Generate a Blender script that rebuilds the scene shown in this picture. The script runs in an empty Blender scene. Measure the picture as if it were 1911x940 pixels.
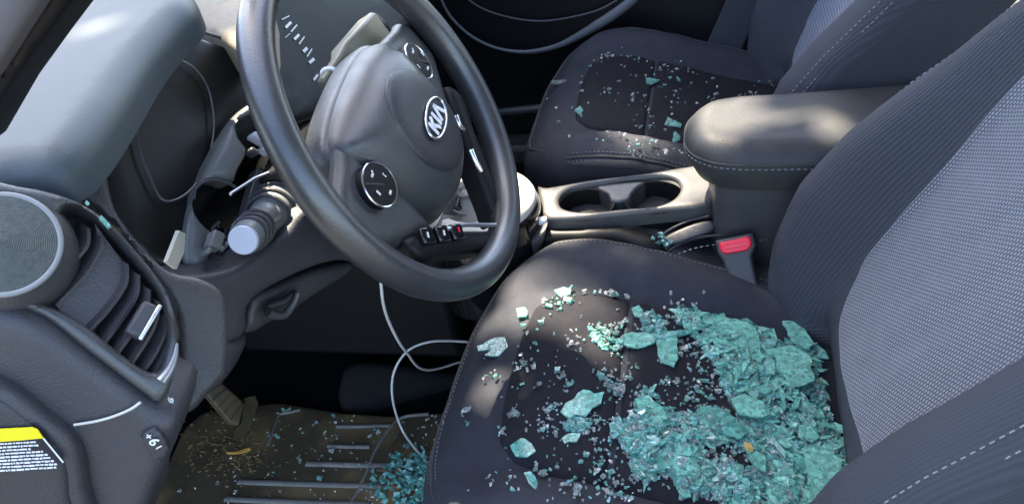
import bpy, bmesh, math, random
import numpy as np
from mathutils import Vector, Matrix
from mathutils.geometry import delaunay_2d_cdt
random.seed(7); RNG = np.random.default_rng(7)
SC = bpy.context.scene
COL = SC.collection
R = math.radians

# ------------------------------------------------------------------ camera
# car space, metres: +X to the rear of the car, +Y to the passenger side, z = 0 the cabin floor,
# y = 0 the centre line of the steering wheel and of the driver's seat
FPX, PW, PH = 1567.0, 1911.0, 940.0
CAMP = np.array([-.088, -.685, 1.033])
YAW, PITCH, ROLL = R(-18.2), R(36.8), R(-11.3)
_f = np.array([math.sin(YAW)*math.cos(PITCH), math.cos(YAW)*math.cos(PITCH), -math.sin(PITCH)])
_r0 = np.array([math.cos(YAW), -math.sin(YAW), 0.]); _u0 = np.cross(_r0, _f)
_r = math.cos(ROLL)*_r0 + math.sin(ROLL)*_u0
_u = -math.sin(ROLL)*_r0 + math.cos(ROLL)*_u0
cam = bpy.data.cameras.new('camera'); camo = bpy.data.objects.new('camera', cam); COL.objects.link(camo)
cam.sensor_fit = 'HORIZONTAL'; cam.sensor_width = 36; cam.lens = 36*FPX/PW
cam.clip_start = .01; cam.clip_end = 500
M = Matrix(((_r[0], _u[0], -_f[0], CAMP[0]), (_r[1], _u[1], -_f[1], CAMP[1]), (_r[2], _u[2], -_f[2], CAMP[2]), (0, 0, 0, 1)))
camo.matrix_world = M
SC.camera = camo

# ------------------------------------------------------------------ sky, sun, exposure
SUND = np.array([-.30, .42, .86]); SUND /= np.linalg.norm(SUND)
wd = bpy.data.worlds.new('World'); SC.world = wd; wd.use_nodes = True
nt = wd.node_tree; bg = nt.nodes['Background']
sky = nt.nodes.new('ShaderNodeTexSky'); sky.sky_type = 'NISHITA'; sky.sun_disc = False; sky.dust_density = 2.3; sky.ozone_density = .7
sky.sun_elevation = math.asin(SUND[2]); sky.sun_rotation = math.atan2(SUND[0], SUND[1])
nt.links.new(sky.outputs[0], bg.inputs[0]); bg.inputs[1].default_value = .15
sl = bpy.data.lights.new('sun', 'SUN'); sl.energy = 5.0; sl.angle = R(.53); sl.color = (1, .88, .68)
so = bpy.data.objects.new('sun', sl); COL.objects.link(so)
so.rotation_euler = Vector(SUND).to_track_quat('Z', 'Y').to_euler(); so.location = (-3, 2, 5)
SC.view_settings.view_transform = 'Standard'; SC.view_settings.look = 'None'
SC.view_settings.exposure = 2.65; SC.view_settings.gamma = 1; SC.view_settings.use_curve_mapping = False

# ------------------------------------------------------------------ points
EX, EY, EZ = np.eye(3)
def ray(px, py):
    v = _f + _r*(px-PW/2)/FPX - _u*(py-PH/2)/FPX
    return v
def WN(px, py, n, p0):
    n = np.asarray(n, float); v = ray(px, py)
    return CAMP + v*(((np.asarray(p0, float)-CAMP)@n)/(v@n))
def WX(px, py, x): return WN(px, py, EX, (x, 0, 0))
def WY(px, py, y): return WN(px, py, EY, (0, y, 0))
def WZ(px, py, z): return WN(px, py, EZ, (0, 0, z))
def unit(v): v = np.asarray(v, float); return v/np.linalg.norm(v)

# ------------------------------------------------------------------ materials
def mat(name, col, rough=.5, spec=.5, metal=0., var=.0, vscale=30., bump=0., bscale=400., trans=0., dust=0., dcol=(.35, .3, .22), coat=0., ior=1.5):
    m = bpy.data.materials.new(name); m.use_nodes = True
    n = m.node_tree.nodes; l = m.node_tree.links; b = n['Principled BSDF']
    b.inputs['Base Color'].default_value = (*col, 1); b.inputs['Roughness'].default_value = rough
    b.inputs['Specular IOR Level'].default_value = spec; b.inputs['Metallic'].default_value = metal
    b.inputs['Transmission Weight'].default_value = trans; b.inputs['IOR'].default_value = ior
    b.inputs['Coat Weight'].default_value = coat
    tc = n.new('ShaderNodeTexCoord'); src = None
    def noise(scale, det=4):
        t = n.new('ShaderNodeTexNoise'); t.inputs['Scale'].default_value = scale; t.inputs['Detail'].default_value = det
        l.new(tc.outputs['Object'], t.inputs['Vector']); return t
    if var > 0:
        t = noise(vscale); mx = n.new('ShaderNodeMix'); mx.data_type = 'RGBA'
        mx.inputs[6].default_value = (*[c*(1-var) for c in col], 1); mx.inputs[7].default_value = (*[min(1, c*(1+var)) for c in col], 1)
        l.new(t.outputs['Fac'], mx.inputs[0]); src = mx.outputs[2]
    if dust > 0:
        t = noise(9, 8); rp = n.new('ShaderNodeMapRange'); rp.inputs[1].default_value = .48; rp.inputs[2].default_value = .75; rp.inputs[4].default_value = dust
        l.new(t.outputs['Fac'], rp.inputs[0]); mx = n.new('ShaderNodeMix'); mx.data_type = 'RGBA'
        l.new(rp.outputs[0], mx.inputs[0]); mx.inputs[7].default_value = (*dcol, 1)
        if src: l.new(src, mx.inputs[6])
        else: mx.inputs[6].default_value = (*col, 1)
        src = mx.outputs[2]
        t3 = noise(60, 6); r3 = n.new('ShaderNodeMapRange'); r3.inputs[3].default_value = max(.05, rough-.1); r3.inputs[4].default_value = min(1, rough+.15)
        l.new(t3.outputs['Fac'], r3.inputs[0]); l.new(r3.outputs[0], b.inputs['Roughness'])
    if src: l.new(src, b.inputs['Base Color'])
    if bump > 0:
        t = noise(bscale, 2); bp = n.new('ShaderNodeBump'); bp.inputs['Strength'].default_value = bump; bp.inputs['Distance'].default_value = .001
        l.new(t.outputs['Fac'], bp.inputs['Height']); l.new(bp.outputs[0], b.inputs['Normal'])
    return m

def uvmath(m):
    n = m.node_tree.nodes; l = m.node_tree.links
    uv = n.new('ShaderNodeUVMap'); sp = n.new('ShaderNodeSeparateXYZ'); l.new(uv.outputs[0], sp.inputs[0])
    def mth(op, a, b=None):
        q = n.new('ShaderNodeMath'); q.operation = op
        for i, v in enumerate((a, b)):
            if v is None: continue
            if isinstance(v, (int, float)): q.inputs[i].default_value = v
            else: l.new(v, q.inputs[i])
        return q.outputs[0]
    return n, l, sp, mth
def weave(name, c_hi, c_lo, pu, pv, rough=.85, strength=.6):
    """knitted cloth: staggered small light dashes; UV is in metres"""
    m = mat(name, c_hi, rough, .25)
    n, l, sp, mth = uvmath(m); b = n['Principled BSDF']
    v = mth('MULTIPLY', sp.outputs[1], 1/pv); row = mth('FLOOR', v)
    off = mth('MULTIPLY', mth('MODULO', row, 2.0), .5)
    u = mth('ADD', mth('MULTIPLY', sp.outputs[0], 1/pu), off)
    fu = mth('ABSOLUTE', mth('SUBTRACT', mth('FRACT', u), .5)); fv = mth('ABSOLUTE', mth('SUBTRACT', mth('FRACT', v), .5))
    d = mth('SQRT', mth('ADD', mth('MULTIPLY', mth('MULTIPLY', fu, fu), 1.0), mth('MULTIPLY', mth('MULTIPLY', fv, fv), 1.3)))
    rp = n.new('ShaderNodeMapRange'); rp.inputs[1].default_value = .22; rp.inputs[2].default_value = .52; rp.inputs[3].default_value = 1; rp.inputs[4].default_value = 0
    l.new(d, rp.inputs[0])
    tn = n.new('ShaderNodeTexNoise'); tn.inputs['Scale'].default_value = 25; tn.inputs['Detail'].default_value = 5
    f = mth('MULTIPLY', rp.outputs[0], mth('ADD', mth('MULTIPLY', tn.outputs['Fac'], .7), .62))
    mx = n.new('ShaderNodeMix'); mx.data_type = 'RGBA'; l.new(f, mx.inputs[0])
    mx.inputs[6].default_value = (*c_lo, 1); mx.inputs[7].default_value = (*c_hi, 1); l.new(mx.outputs[2], b.inputs['Base Color'])
    bp = n.new('ShaderNodeBump'); bp.inputs['Strength'].default_value = strength; bp.inputs['Distance'].default_value = .0012
    l.new(rp.outputs[0], bp.inputs['Height']); l.new(bp.outputs[0], b.inputs['Normal'])
    b.inputs['Sheen Weight'].default_value = .25
    return m
def ribbed(name, c_hi, c_lo, pitch, axis=0, rough=.7, dots=0.):
    m = mat(name, c_hi, rough, .3)
    n, l, sp, mth = uvmath(m); b = n['Principled BSDF']
    w = mth('ABSOLUTE', mth('SUBTRACT', mth('FRACT', mth('MULTIPLY', sp.outputs[axis], 1/pitch)), .5))
    w = mth('MULTIPLY', w, 2.0)
    if dots:
        w2 = mth('MULTIPLY', mth('ABSOLUTE', mth('SUBTRACT', mth('FRACT', mth('MULTIPLY', sp.outputs[1-axis], 1/dots)), .5)), 2.0)
        w = mth('MULTIPLY', w, mth('ADD', mth('MULTIPLY', w2, .35), .65))
    tn = n.new('ShaderNodeTexNoise'); tn.inputs['Scale'].default_value = 14; tn.inputs['Detail'].default_value = 5
    f = mth('MULTIPLY', w, mth('ADD', mth('MULTIPLY', tn.outputs['Fac'], .8), .6))
    mx = n.new('ShaderNodeMix'); mx.data_type = 'RGBA'; l.new(f, mx.inputs[0])
    mx.inputs[6].default_value = (*c_lo, 1); mx.inputs[7].default_value = (*c_hi, 1); l.new(mx.outputs[2], b.inputs['Base Color'])
    bp = n.new('ShaderNodeBump'); bp.inputs['Strength'].default_value = .7; bp.inputs['Distance'].default_value = .001
    l.new(w, bp.inputs['Height']); l.new(bp.outputs[0], b.inputs['Normal'])
    return m

PLASTIC = mat('dark_plastic', (.030, .031, .036), .42, .5, var=.15, bump=.45, bscale=620, dust=.06)
PLASTIC_S = mat('satin_plastic', (.046, .049, .051), .36, .7, var=.12, bump=.30, bscale=620, dust=.05)
PLASTIC_G = mat('grey_plastic', (.040, .040, .046), .45, .5, var=.12, bump=.45, bscale=620, dust=.06)
PADDED = mat('dash_skin', (.040, .052, .058), .50, .35, var=.05, bump=.22, bscale=700)
BLACK = mat('black_plastic', (.006, .006, .007), .5, .3, bump=.05)
VOID = mat('unlit_black', (.0025, .0025, .003), .8, .1)  # near black: the shade under the dash is put into the colour
GLOSS = mat('gloss_black', (.006, .006, .007), .08, .5, coat=.5)
LEATHER = mat('wheel_leather', (.026, .028, .032), .36, .8, var=.2, bump=.35, bscale=560, dust=.12, coat=.7)
LEATHER.node_tree.nodes['Principled BSDF'].inputs['Coat Roughness'].default_value = .27
LEATHERETTE = mat('armrest_leatherette', (.033, .034, .037), .50, .4, var=.15, bump=.45, bscale=600, dust=.5, dcol=(.075, .072, .035))  # olive in the dust tint stands in for sunlight filtered through leaves
CHROME = mat('chrome', (.75, .75, .77), .18, .5, metal=1., var=.05)
SILVER = mat('silver_trim', (.42, .42, .44), .32, .5, metal=.8, var=.1)
CLOTH = mat('seat_side_cloth', (.034, .036, .046), .8, .25, var=.22, vscale=90, bump=.35, bscale=900, dust=.07, dcol=(.10, .10, .11))
INSERT = mat('seat_insert_cloth', (.016, .016, .021), .9, .2, var=.25, vscale=160, bump=.5, bscale=1300, dust=.10, dcol=(.075, .07, .07))
BAND = mat('seat_band_vinyl', (.050, .047, .046), .55, .4, var=.2, bump=.2, bscale=700, dust=.2)
WEAVE = weave('backrest_knit', (.245, .255, .295), (.055, .057, .070), .0050, .0037)
RIB = ribbed('bolster_ribs', (.050, .054, .066), (.038, .041, .051), .0030, 1, dots=.0022)
RIB2 = ribbed('passenger_rib_cloth', (.21, .235, .29), (.10, .112, .15), .0065, 0, rough=.8)
THREAD = mat('grey_thread', (.24, .24, .26), .7, .2)
CARPET = mat('black_carpet', (.005, .005, .006), .95, .1, var=.4, vscale=300, bump=.8, bscale=700)
RUBBER = mat('mat_rubber', (.082, .062, .036), .55, .4, var=.3, bump=.3, bscale=300, dust=.85, dcol=(.30, .20, .085))  # brown dust, lightened further to carry the footwell's reflected glow in the colour
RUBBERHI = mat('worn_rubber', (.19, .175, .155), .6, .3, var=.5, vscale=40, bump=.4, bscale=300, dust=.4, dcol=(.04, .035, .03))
WHITE = mat('white_print', (.75, .75, .75), .6, .3)
CABLE = mat('white_cable', (.62, .62, .60), .45, .4, var=.1)
RED = mat('red_button', (.80, .015, .045), .35, .5, var=.1)
YELLOW = mat('yellow_label', (.80, .66, .01), .5, .4, var=.08)
RING = mat('ivory_ring', (.55, .53, .47), .45, .5, var=.15, dust=.1)
MUD = mat('dry_mud', (.17, .12, .05), .9, .2, var=.6, vscale=80, bump=.8, bscale=200)
ENDCAP = mat('pale_cap', (.50, .52, .60), .4, .5, var=.05)
STALKM = mat('stalk_plastic', (.17, .18, .18), .35, .5, var=.15)
COPPER = mat('wire_red', (.30, .03, .02), .5, .4)
SCREEN = mat('cluster_lens', (.007, .008, .008), .30, .35, dust=.10, dcol=(.04, .04, .03))
BEIGE = mat('sunlit_trim', (.30, .26, .20), .8, .3, var=.2, vscale=150, bump=.4, bscale=500)  # dark grey dusty plastic with the sunlight on it painted in as beige

def glassmat(name, c, rough, trans, cells):
    m = mat(name, c, rough, .6, trans=trans, ior=1.5)
    n = m.node_tree.nodes; l = m.node_tree.links; b = n['Principled BSDF']
    tc = n.new('ShaderNodeTexCoord')
    v = n.new('ShaderNodeTexVoronoi'); v.feature = 'DISTANCE_TO_EDGE'; v.inputs['Scale'].default_value = cells; l.new(tc.outputs['Object'], v.inputs['Vector'])
    rp = n.new('ShaderNodeMapRange'); rp.inputs[1].default_value = .0; rp.inputs[2].default_value = .05; l.new(v.outputs['Distance'], rp.inputs[0])
    v2 = n.new('ShaderNodeTexVoronoi'); v2.inputs['Scale'].default_value = cells; l.new(tc.outputs['Object'], v2.inputs['Vector'])
    hs = n.new('ShaderNodeSeparateColor'); l.new(v2.outputs['Color'], hs.inputs[0])
    mx = n.new('ShaderNodeMix'); mx.data_type = 'RGBA'; l.new(hs.outputs[0], mx.inputs[0])
    mx.inputs[6].default_value = (*[q*.55 for q in c], 1); mx.inputs[7].default_value = (*[min(1, q*1.25+.05) for q in c], 1)
    mx2 = n.new('ShaderNodeMix'); mx2.data_type = 'RGBA'; l.new(rp.outputs[0], mx2.inputs[0])
    mx2.inputs[6].default_value = (.75, .92, .88, 1); l.new(mx.outputs[2], mx2.inputs[7]); l.new(mx2.outputs[2], b.inputs['Base Color'])
    bp = n.new('ShaderNodeBump'); bp.inputs['Strength'].default_value = .8; bp.inputs['Distance'].default_value = .001
    ad = n.new('ShaderNodeMath'); ad.operation = 'ADD'; l.new(rp.outputs[0], ad.inputs[0]); l.new(hs.outputs[1], ad.inputs[1])
    l.new(ad.outputs[0], bp.inputs['Height']); l.new(bp.outputs[0], b.inputs['Normal'])
    return m
GL_SHEET = glassmat('cracked_sheet_glass', (.27, .82, .62), .08, .42, 210)
GL_A = glassmat('green_crumb_glass', (.34, .88, .70), .06, .55, 170)
GL_B = glassmat('pale_crumb_glass', (.80, .94, .88), .05, .75, 120)
GL_C = glassmat('deep_green_glass', (.12, .54, .45), .08, .45, 160)

# ------------------------------------------------------------------ objects
ORG = {}
def thing(name, label, cat, loc, group=None):
    o = bpy.data.objects.new(name, None); COL.objects.link(o); o.location = loc; o.empty_display_size = .05
    o['label'] = label; o['category'] = cat
    if group: o['group'] = group
    ORG[o] = np.array(loc, float); return o
def tag(o, label=None, cat=None, group=None, kind=None):
    for k, v in (('label', label), ('category', cat), ('group', group), ('kind', kind)):
        if v: o[k] = v
    return o
def mesh(name, vs, fs, m, parent=None, smooth=False, uv=None, loc=None, auto=None, mats=None):
    """one mesh object from world-space points"""
    vs = np.asarray(vs, float)
    if parent is not None: org = ORG[parent]
    else: org = np.array(loc if loc is not None else (vs.min(0)+vs.max(0))/2*np.array([1, 1, 0])+np.array([0, 0, vs[:, 2].min()]), float)
    me = bpy.data.meshes.new(name); me.from_pydata((vs-org).tolist(), [], fs); me.materials.append(m)
    if mats:
        for q in mats: me.materials.append(q)
    o = bpy.data.objects.new(name, me); COL.objects.link(o)
    if parent is not None: o.parent = parent
    else: o.location = org
    ORG[o] = org
    bm = bmesh.new(); bm.from_mesh(me); bmesh.ops.recalc_face_normals(bm, faces=bm.faces); bm.to_mesh(me); bm.free()
    if uv is not None:
        ul = me.uv_layers.new(name='UVMap'); li = np.empty(len(me.loops), int); me.loops.foreach_get('vertex_index', li)
        ul.data.foreach_set('uv', np.asarray(uv, float)[li].ravel())
    if smooth:
        me.polygons.foreach_set('use_smooth', [True]*len(me.polygons))
        me.set_sharp_from_angle(angle=R(auto if auto else 50))
    me.update(); return o
def join(parts):
    V, F = [], []
    for v, f in parts:
        b = len(V); V.extend(np.asarray(v).tolist()); F.extend([[i+b for i in q] for q in f])
    return np.array(V), F

def spline(P, n=8, closed=False):
    P = np.asarray(P, float); N = len(P); out = []
    for i in range(N if closed else N-1):
        if closed: a, b, c, d = P[i-1], P[i], P[(i+1) % N], P[(i+2) % N]
        else: a, b, c, d = P[max(i-1, 0)], P[i], P[i+1], P[min(i+2, N-1)]
        for k in range(n):
            t = k/n
            out.append(.5*((2*b)+(-a+c)*t+(2*a-5*b+4*c-d)*t*t+(-a+3*b-3*c+d)*t**3))
    if not closed: out.append(P[-1])
    return np.array(out)
def resample(P, step, closed=True):
    P = np.asarray(P, float); Q = np.vstack([P, P[:1]]) if closed else P
    L = np.r_[0, np.cumsum(np.linalg.norm(np.diff(Q, axis=0), axis=1))]
    n = max(4, int(round(L[-1]/step))); s = np.linspace(0, L[-1], n+1)
    out = np.stack([np.interp(s, L, Q[:, k]) for k in range(Q.shape[1])], 1)
    return out[:-1] if closed else out
def tube(P, rad, seg=8, closed=False, sect=None, up=None):
    """sweep of a round (or given) section along points; rad may vary"""
    P = np.asarray(P, float); N = len(P); rad = np.broadcast_to(np.asarray(rad, float), (N,)) if np.ndim(rad) < 2 else rad
    T = np.roll(P, -1, 0)-np.roll(P, 1, 0) if closed else np.gradient(P, axis=0)
    T /= np.linalg.norm(T, axis=1)[:, None]+1e-12
    V, F = [], []
    ref = np.asarray(up if up is not None else (EZ if abs(T[0][2]) < .9 else EX), float)
    a = ref-T[0]*(ref@T[0]); a /= np.linalg.norm(a)
    for i in range(N):
        if up is not None: a = ref-T[i]*(ref@T[i])
        else: a = a-T[i]*(a@T[i])
        a /= np.linalg.norm(a); b = np.cross(T[i], a)
        for k in range(seg):
            t = 2*math.pi*k/seg
            ca, sb = (math.cos(t), math.sin(t)) if sect is None else sect[k]
            rr = rad[i] if np.ndim(rad) < 2 else None
            if rr is not None: V.append(P[i]+a*ca*rr+b*sb*rr)
            else: V.append(P[i]+a*ca*rad[i][0]+b*sb*rad[i][1])
    for i in range(N if closed else N-1):
        j = (i+1) % N
        for k in range(seg):
            q = (k+1) % seg; F.append([i*seg+k, i*seg+q, j*seg+q, j*seg+k])
    if not closed: F.append(list(range(seg))[::-1]); F.append([(N-1)*seg+k for k in range(seg)])
    return np.array(V), F
def frame(n, hint=EZ):
    n = unit(n); e1 = np.cross(hint, n)
    if np.linalg.norm(e1) < 1e-3: e1 = np.cross(EX, n)
    e1 = unit(e1); return e1, np.cross(n, e1), n
def _dist(p, A, B):
    d = np.full(len(p), 1e9); AB = B-A; L = (AB**2).sum(1)+1e-18
    for i in range(len(A)):
        t = np.clip(((p-A[i])@AB[i])/L[i], 0, 1); q = A[i]+t[:, None]*AB[i]
        d = np.minimum(d, np.hypot(*(p-q).T))
    return d
def _inside(p, P):
    x, y = p.T; c = np.zeros(len(p), bool); n = len(P)
    for i in range(n):
        (x1, y1), (x2, y2) = P[i-1], P[i]
        if y1 == y2: continue
        c ^= ((y1 > y) != (y2 > y)) & (x < (x2-x1)*(y-y1)/(y2-y1)+x1)
    return c
def puff2(outline, o, e1, e2, n, r=.01, h=.01, thick=.01, res=.01, holes=(), height=None, rings=(.06, .22, .5, .85), back=False, tflare=0.):
    """cushioned slab: outline (2-D, metres) in plane (o,e1,e2), edges rounded with radius r rising h, skirt going down by thick"""
    loops = [resample(outline, res)]+[resample(q, res*.7) for q in holes]
    def inn(p):
        c = _inside(p, loops[0])
        for q in loops[1:]: c &= ~_inside(p, q)
        return c
    A = np.vstack(loops); B = np.vstack([np.roll(q, -1, 0) for q in loops])
    cand = []
    for li, q in enumerate(loops):
        t = np.roll(q, -1, 0)-np.roll(q, 1, 0); t /= np.linalg.norm(t, axis=1)[:, None]+1e-12
        nn = np.stack([-t[:, 1], t[:, 0]], 1)
        test = inn(q+nn*1e-4)
        nn[~test] *= -1
        for k in rings:
            c = q+nn*(k*r); ok = inn(c)
            c = c[ok]; dd = _dist(c, A, B) if len(c) else np.zeros(0)
            cand.append(c[dd > k*r*.93])
    lo, hi = loops[0].min(0), loops[0].max(0)
    gx = np.arange(lo[0], hi[0], res); gy = np.arange(lo[1], hi[1], res*.866)
    G = np.array([(x+(res/2 if j % 2 else 0), y) for j, y in enumerate(gy) for x in gx]) if len(gx) and len(gy) else np.zeros((0, 2))
    if len(G):
        G = G[inn(G)]
        if len(G):
            d = _dist(G, A, B); G = G[d > max(rings[-1]*r+res*.4, res*.5)]
    inner = np.vstack(cand+[G]) if cand or len(G) else np.zeros((0, 2))
    pts = np.vstack([A, inner]); nb = len(A)
    edges, k = [], 0
    for q in loops:
        m = len(q); edges += [(k+i, k+(i+1) % m) for i in range(m)]; k += m
    vo, eo, fo, ov, oe, of = delaunay_2d_cdt([Vector(p) for p in pts], edges, [], 0, 1e-7)
    vo = np.array([tuple(v) for v in vo])
    cen = np.array([vo[list(f)].mean(0) for f in fo]); keep = inn(cen)
    fs = [list(f) for f, kk in zip(fo, keep) if kk]
    d = _dist(vo, A, B); t = np.clip(d/max(r, 1e-9), 0, 1); z = h*np.sqrt(np.clip(1-(1-t)**2, 0, 1))
    base = height(vo[:, 0], vo[:, 1]) if height is not None else np.zeros(len(vo))
    V3 = o+vo[:, :1]*e1+vo[:, 1:]*e2+(z+base)[:, None]*n
    # skirt
    vmap = {}
    for i in range(len(vo)):
        for src in ov[i]:
            if src < nb: vmap[src] = i
    Vl = V3.tolist(); k = 0; uv = vo.tolist(); cm = loops[0].mean(0)
    for li, q in enumerate(loops):
        m = len(q); ids = []
        for i in range(m):
            tv = vmap.get(k+i); b0 = base[tv]; p = vo[tv]
            pp = p + (p-cm)*tflare
            Vl.append((o+pp[0]*e1+pp[1]*e2+(b0-thick)*n).tolist()); ids.append(len(Vl)-1); uv.append((p+np.array([0., -thick])).tolist())
        for i in range(m):
            j = (i+1) % m; fs.append([vmap[k+i], vmap[k+j], ids[j], ids[i]])
        if back and li == 0: fs.append(ids)
        k += m
    return np.array(Vl), fs, np.array(uv)
def puff(name, P3, m, parent=None, n=None, r=.01, h=.01, thick=.01, res=.01, holes=(), sm=0, height=None, smooth=True, back=False, loc=None, auto=60, **kw):
    """the same from 3-D outline points lying roughly in a plane; n points outwards"""
    P3 = np.asarray(P3, float)
    if sm: P3 = spline(P3, sm, True)
    o = P3.mean(0)
    if n is None:
        q = P3-o; n = np.cross(q, np.roll(q, -1, 0)).sum(0)
        if (CAMP-o)@n < 0: n = -n
    e1, e2, n = frame(n)
    to2 = lambda Q: np.stack([(np.asarray(Q)-o)@e1, (np.asarray(Q)-o)@e2], 1)
    hs = []
    for q in holes:
        q = np.asarray(q, float); q = spline(q, sm, True) if sm else q
        hs.append(to2(q))
    v, f, uv = puff2(to2(P3), o, e1, e2, n, r, h, thick, res, hs, height, back=back, **kw)
    return mesh(name, v, f, m, parent, smooth=smooth, uv=uv, loc=loc, auto=auto)
def box(c, s, ax=(EX, EY, EZ)):
    c = np.asarray(c, float); V = []
    for i in (-1, 1):
        for j in (-1, 1):
            for k in (-1, 1): V.append(c+ax[0]*i*s[0]/2+ax[1]*j*s[1]/2+ax[2]*k*s[2]/2)
    return np.array(V), [[0, 1, 3, 2], [4, 6, 7, 5], [0, 4, 5, 1], [2, 3, 7, 6], [0, 2, 6, 4], [1, 5, 7, 3]]
def bevelled(o, w=.003, s=2):
    b = o.modifiers.new('bevel', 'BEVEL'); b.width = w; b.segments = s; b.limit_method = 'ANGLE'; b.harden_normals = False
    o.data.polygons.foreach_set('use_smooth', [True]*len(o.data.polygons)); o.data.set_sharp_from_angle(angle=R(60)); return o
def prism(P3, n, t):
    """flat polygon P3 pushed back by t against n"""
    P3 = np.asarray(P3, float); n = unit(n); N = len(P3)
    V = np.vstack([P3, P3-n*t]); F = [list(range(N)), list(range(2*N-1, N-1, -1))]+[[i, (i+1) % N, N+(i+1) % N, N+i] for i in range(N)]
    return V, F
def lathe(prof, o, ax, seg=32):
    e1, e2, n = frame(ax); V, F = [], []
    for (rr, zz) in prof:
        for k in range(seg):
            t = 2*math.pi*k/seg; V.append(o+n*zz+(e1*math.cos(t)+e2*math.sin(t))*rr)
    for i in range(len(prof)-1):
        for k in range(seg):
            q = (k+1) % seg; F.append([i*seg+k, i*seg+q, (i+1)*seg+q, (i+1)*seg+k])
    F.append(list(range(seg))[::-1]); F.append([(len(prof)-1)*seg+k for k in range(seg)])
    return np.array(V), F
def dup(root, delta, name=None, label=None, group=None):
    r = root.copy(); COL.objects.link(r); r.location = Vector(root.location)+Vector(delta)
    if label: r['label'] = label
    if group: r['group'] = group
    ORG[r] = ORG[root]+np.asarray(delta, float)
    for ch in list(root.children):
        c = ch.copy(); COL.objects.link(c); c.parent = r; ORG[c] = ORG[r]
        for g in list(ch.children):
            d = g.copy(); COL.objects.link(d); d.parent = c; ORG[d] = ORG[r]
    return r
def sstep(a, b, x): t = np.clip((x-a)/(b-a), 0, 1); return t*t*(3-2*t)

# ================================================================== setting
g = 60.
tag(mesh('ground', [(-g, -g, -.42), (g, -g, -.42), (g, g, -.42), (-g, g, -.42)], [[0, 1, 2, 3]], mat('asphalt', (.06, .058, .055), .9, .3, var=.3, vscale=20, bump=.4, bscale=90)), kind='structure')
v, f = box((-.1, .33, -.03), (2.6, 1.62, .06)); tag(mesh('car_floor', v, f, CARPET), kind='structure')
v, f = prism([(-1.28, -.42, 0), (-1.10, -.42, .25), (-1.22, -.42, .8), (-1.30, -.42, .8), (-1.36, -.42, 0)], -EY, 1.5); tag(mesh('footwell_wall', v, f, CARPET), kind='structure')
v, f = prism([(-.17, -.62, 1.21), (.2, -.62, 1.26), (2.2, -.62, 1.24), (2.2, -.62, 1.30), (.2, -.62, 1.31), (-.19, -.62, 1.245)], -EY, 1.84); tag(mesh('roof', v, f, mat('headliner', (.45, .44, .42), .9, .2, var=.1)), kind='structure')  # unseen car roof, put in for the shade it gives

# ================================================================== seats
SEAT_BX = np.array([-.445, -.425, -.38, -.32, -.26, -.18, -.10, -.02, .08])
SEAT_BZ = np.array([.262, .286, .306, .314, .306, .284, .258, .235, .215])
def seat_base(x):
    xs = np.linspace(-.46, .1, 113); z = np.interp(xs, SEAT_BX, SEAT_BZ); k = np.ones(9)/9; z = np.convolve(np.pad(z, 4, 'edge'), k, 'valid')
    return np.interp(x, xs, z)
def seat_top(x, y):
    x = np.asarray(x, float); y = np.asarray(y, float)
    a = np.abs(y); bol = .020*sstep(-.42, -.2, x)+.012
    wr = .0011*np.sin(38*x+21*y+3*np.sin(17*y))*np.sin(31*y-12*x)+.0007*np.sin(90*x-40*y+2*np.sin(30*x))
    return wr+seat_base(x)+bol*sstep(.135, .20, a)-.004*np.exp(-((a-.150)/.010)**2)*(x > -.34)-.006*np.clip(1-(a/.15)**2, 0, 1)*0
def seat_plan(inset=0.):
    hw = .260-inset; P = []
    for t in np.linspace(-1, 1, 41):
        y = hw*math.copysign(abs(t)**.75, t); x = -.447+inset+.105*abs(t)**2.6
        P.append((x, y))
    P += [(-.25, hw+.001), (-.1, hw-.004), (.085, hw-.02), (.085, -hw+.02), (-.1, -hw+.004), (-.25, -hw-.001)]
    return np.array(P)
REC = R(30)
SB_N = np.array([-math.cos(REC), 0, math.sin(REC)]); SB_U = np.array([math.sin(REC), 0, math.cos(REC)]); SB_O = np.array([.04, 0, .30])
def back_height(s, t):
    a = np.abs(t); A = np.interp(s, [-.1, 0, .08, .16, .30, .45, .62], [.060, .088, .098, .090, .056, .032, .02])
    wr = .0012*np.sin(30*s+26*t+3*np.sin(19*t))*np.sin(23*t-11*s)
    return wr+A*sstep(.140, .215, a)-.012*np.clip(1-(a/.15)**2, 0, 1)*0 - .05*sstep(-.0, -.10, s)*(a < .15)
PASS_X = -.013                                                     # the passenger seat is slid a little further forward
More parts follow.
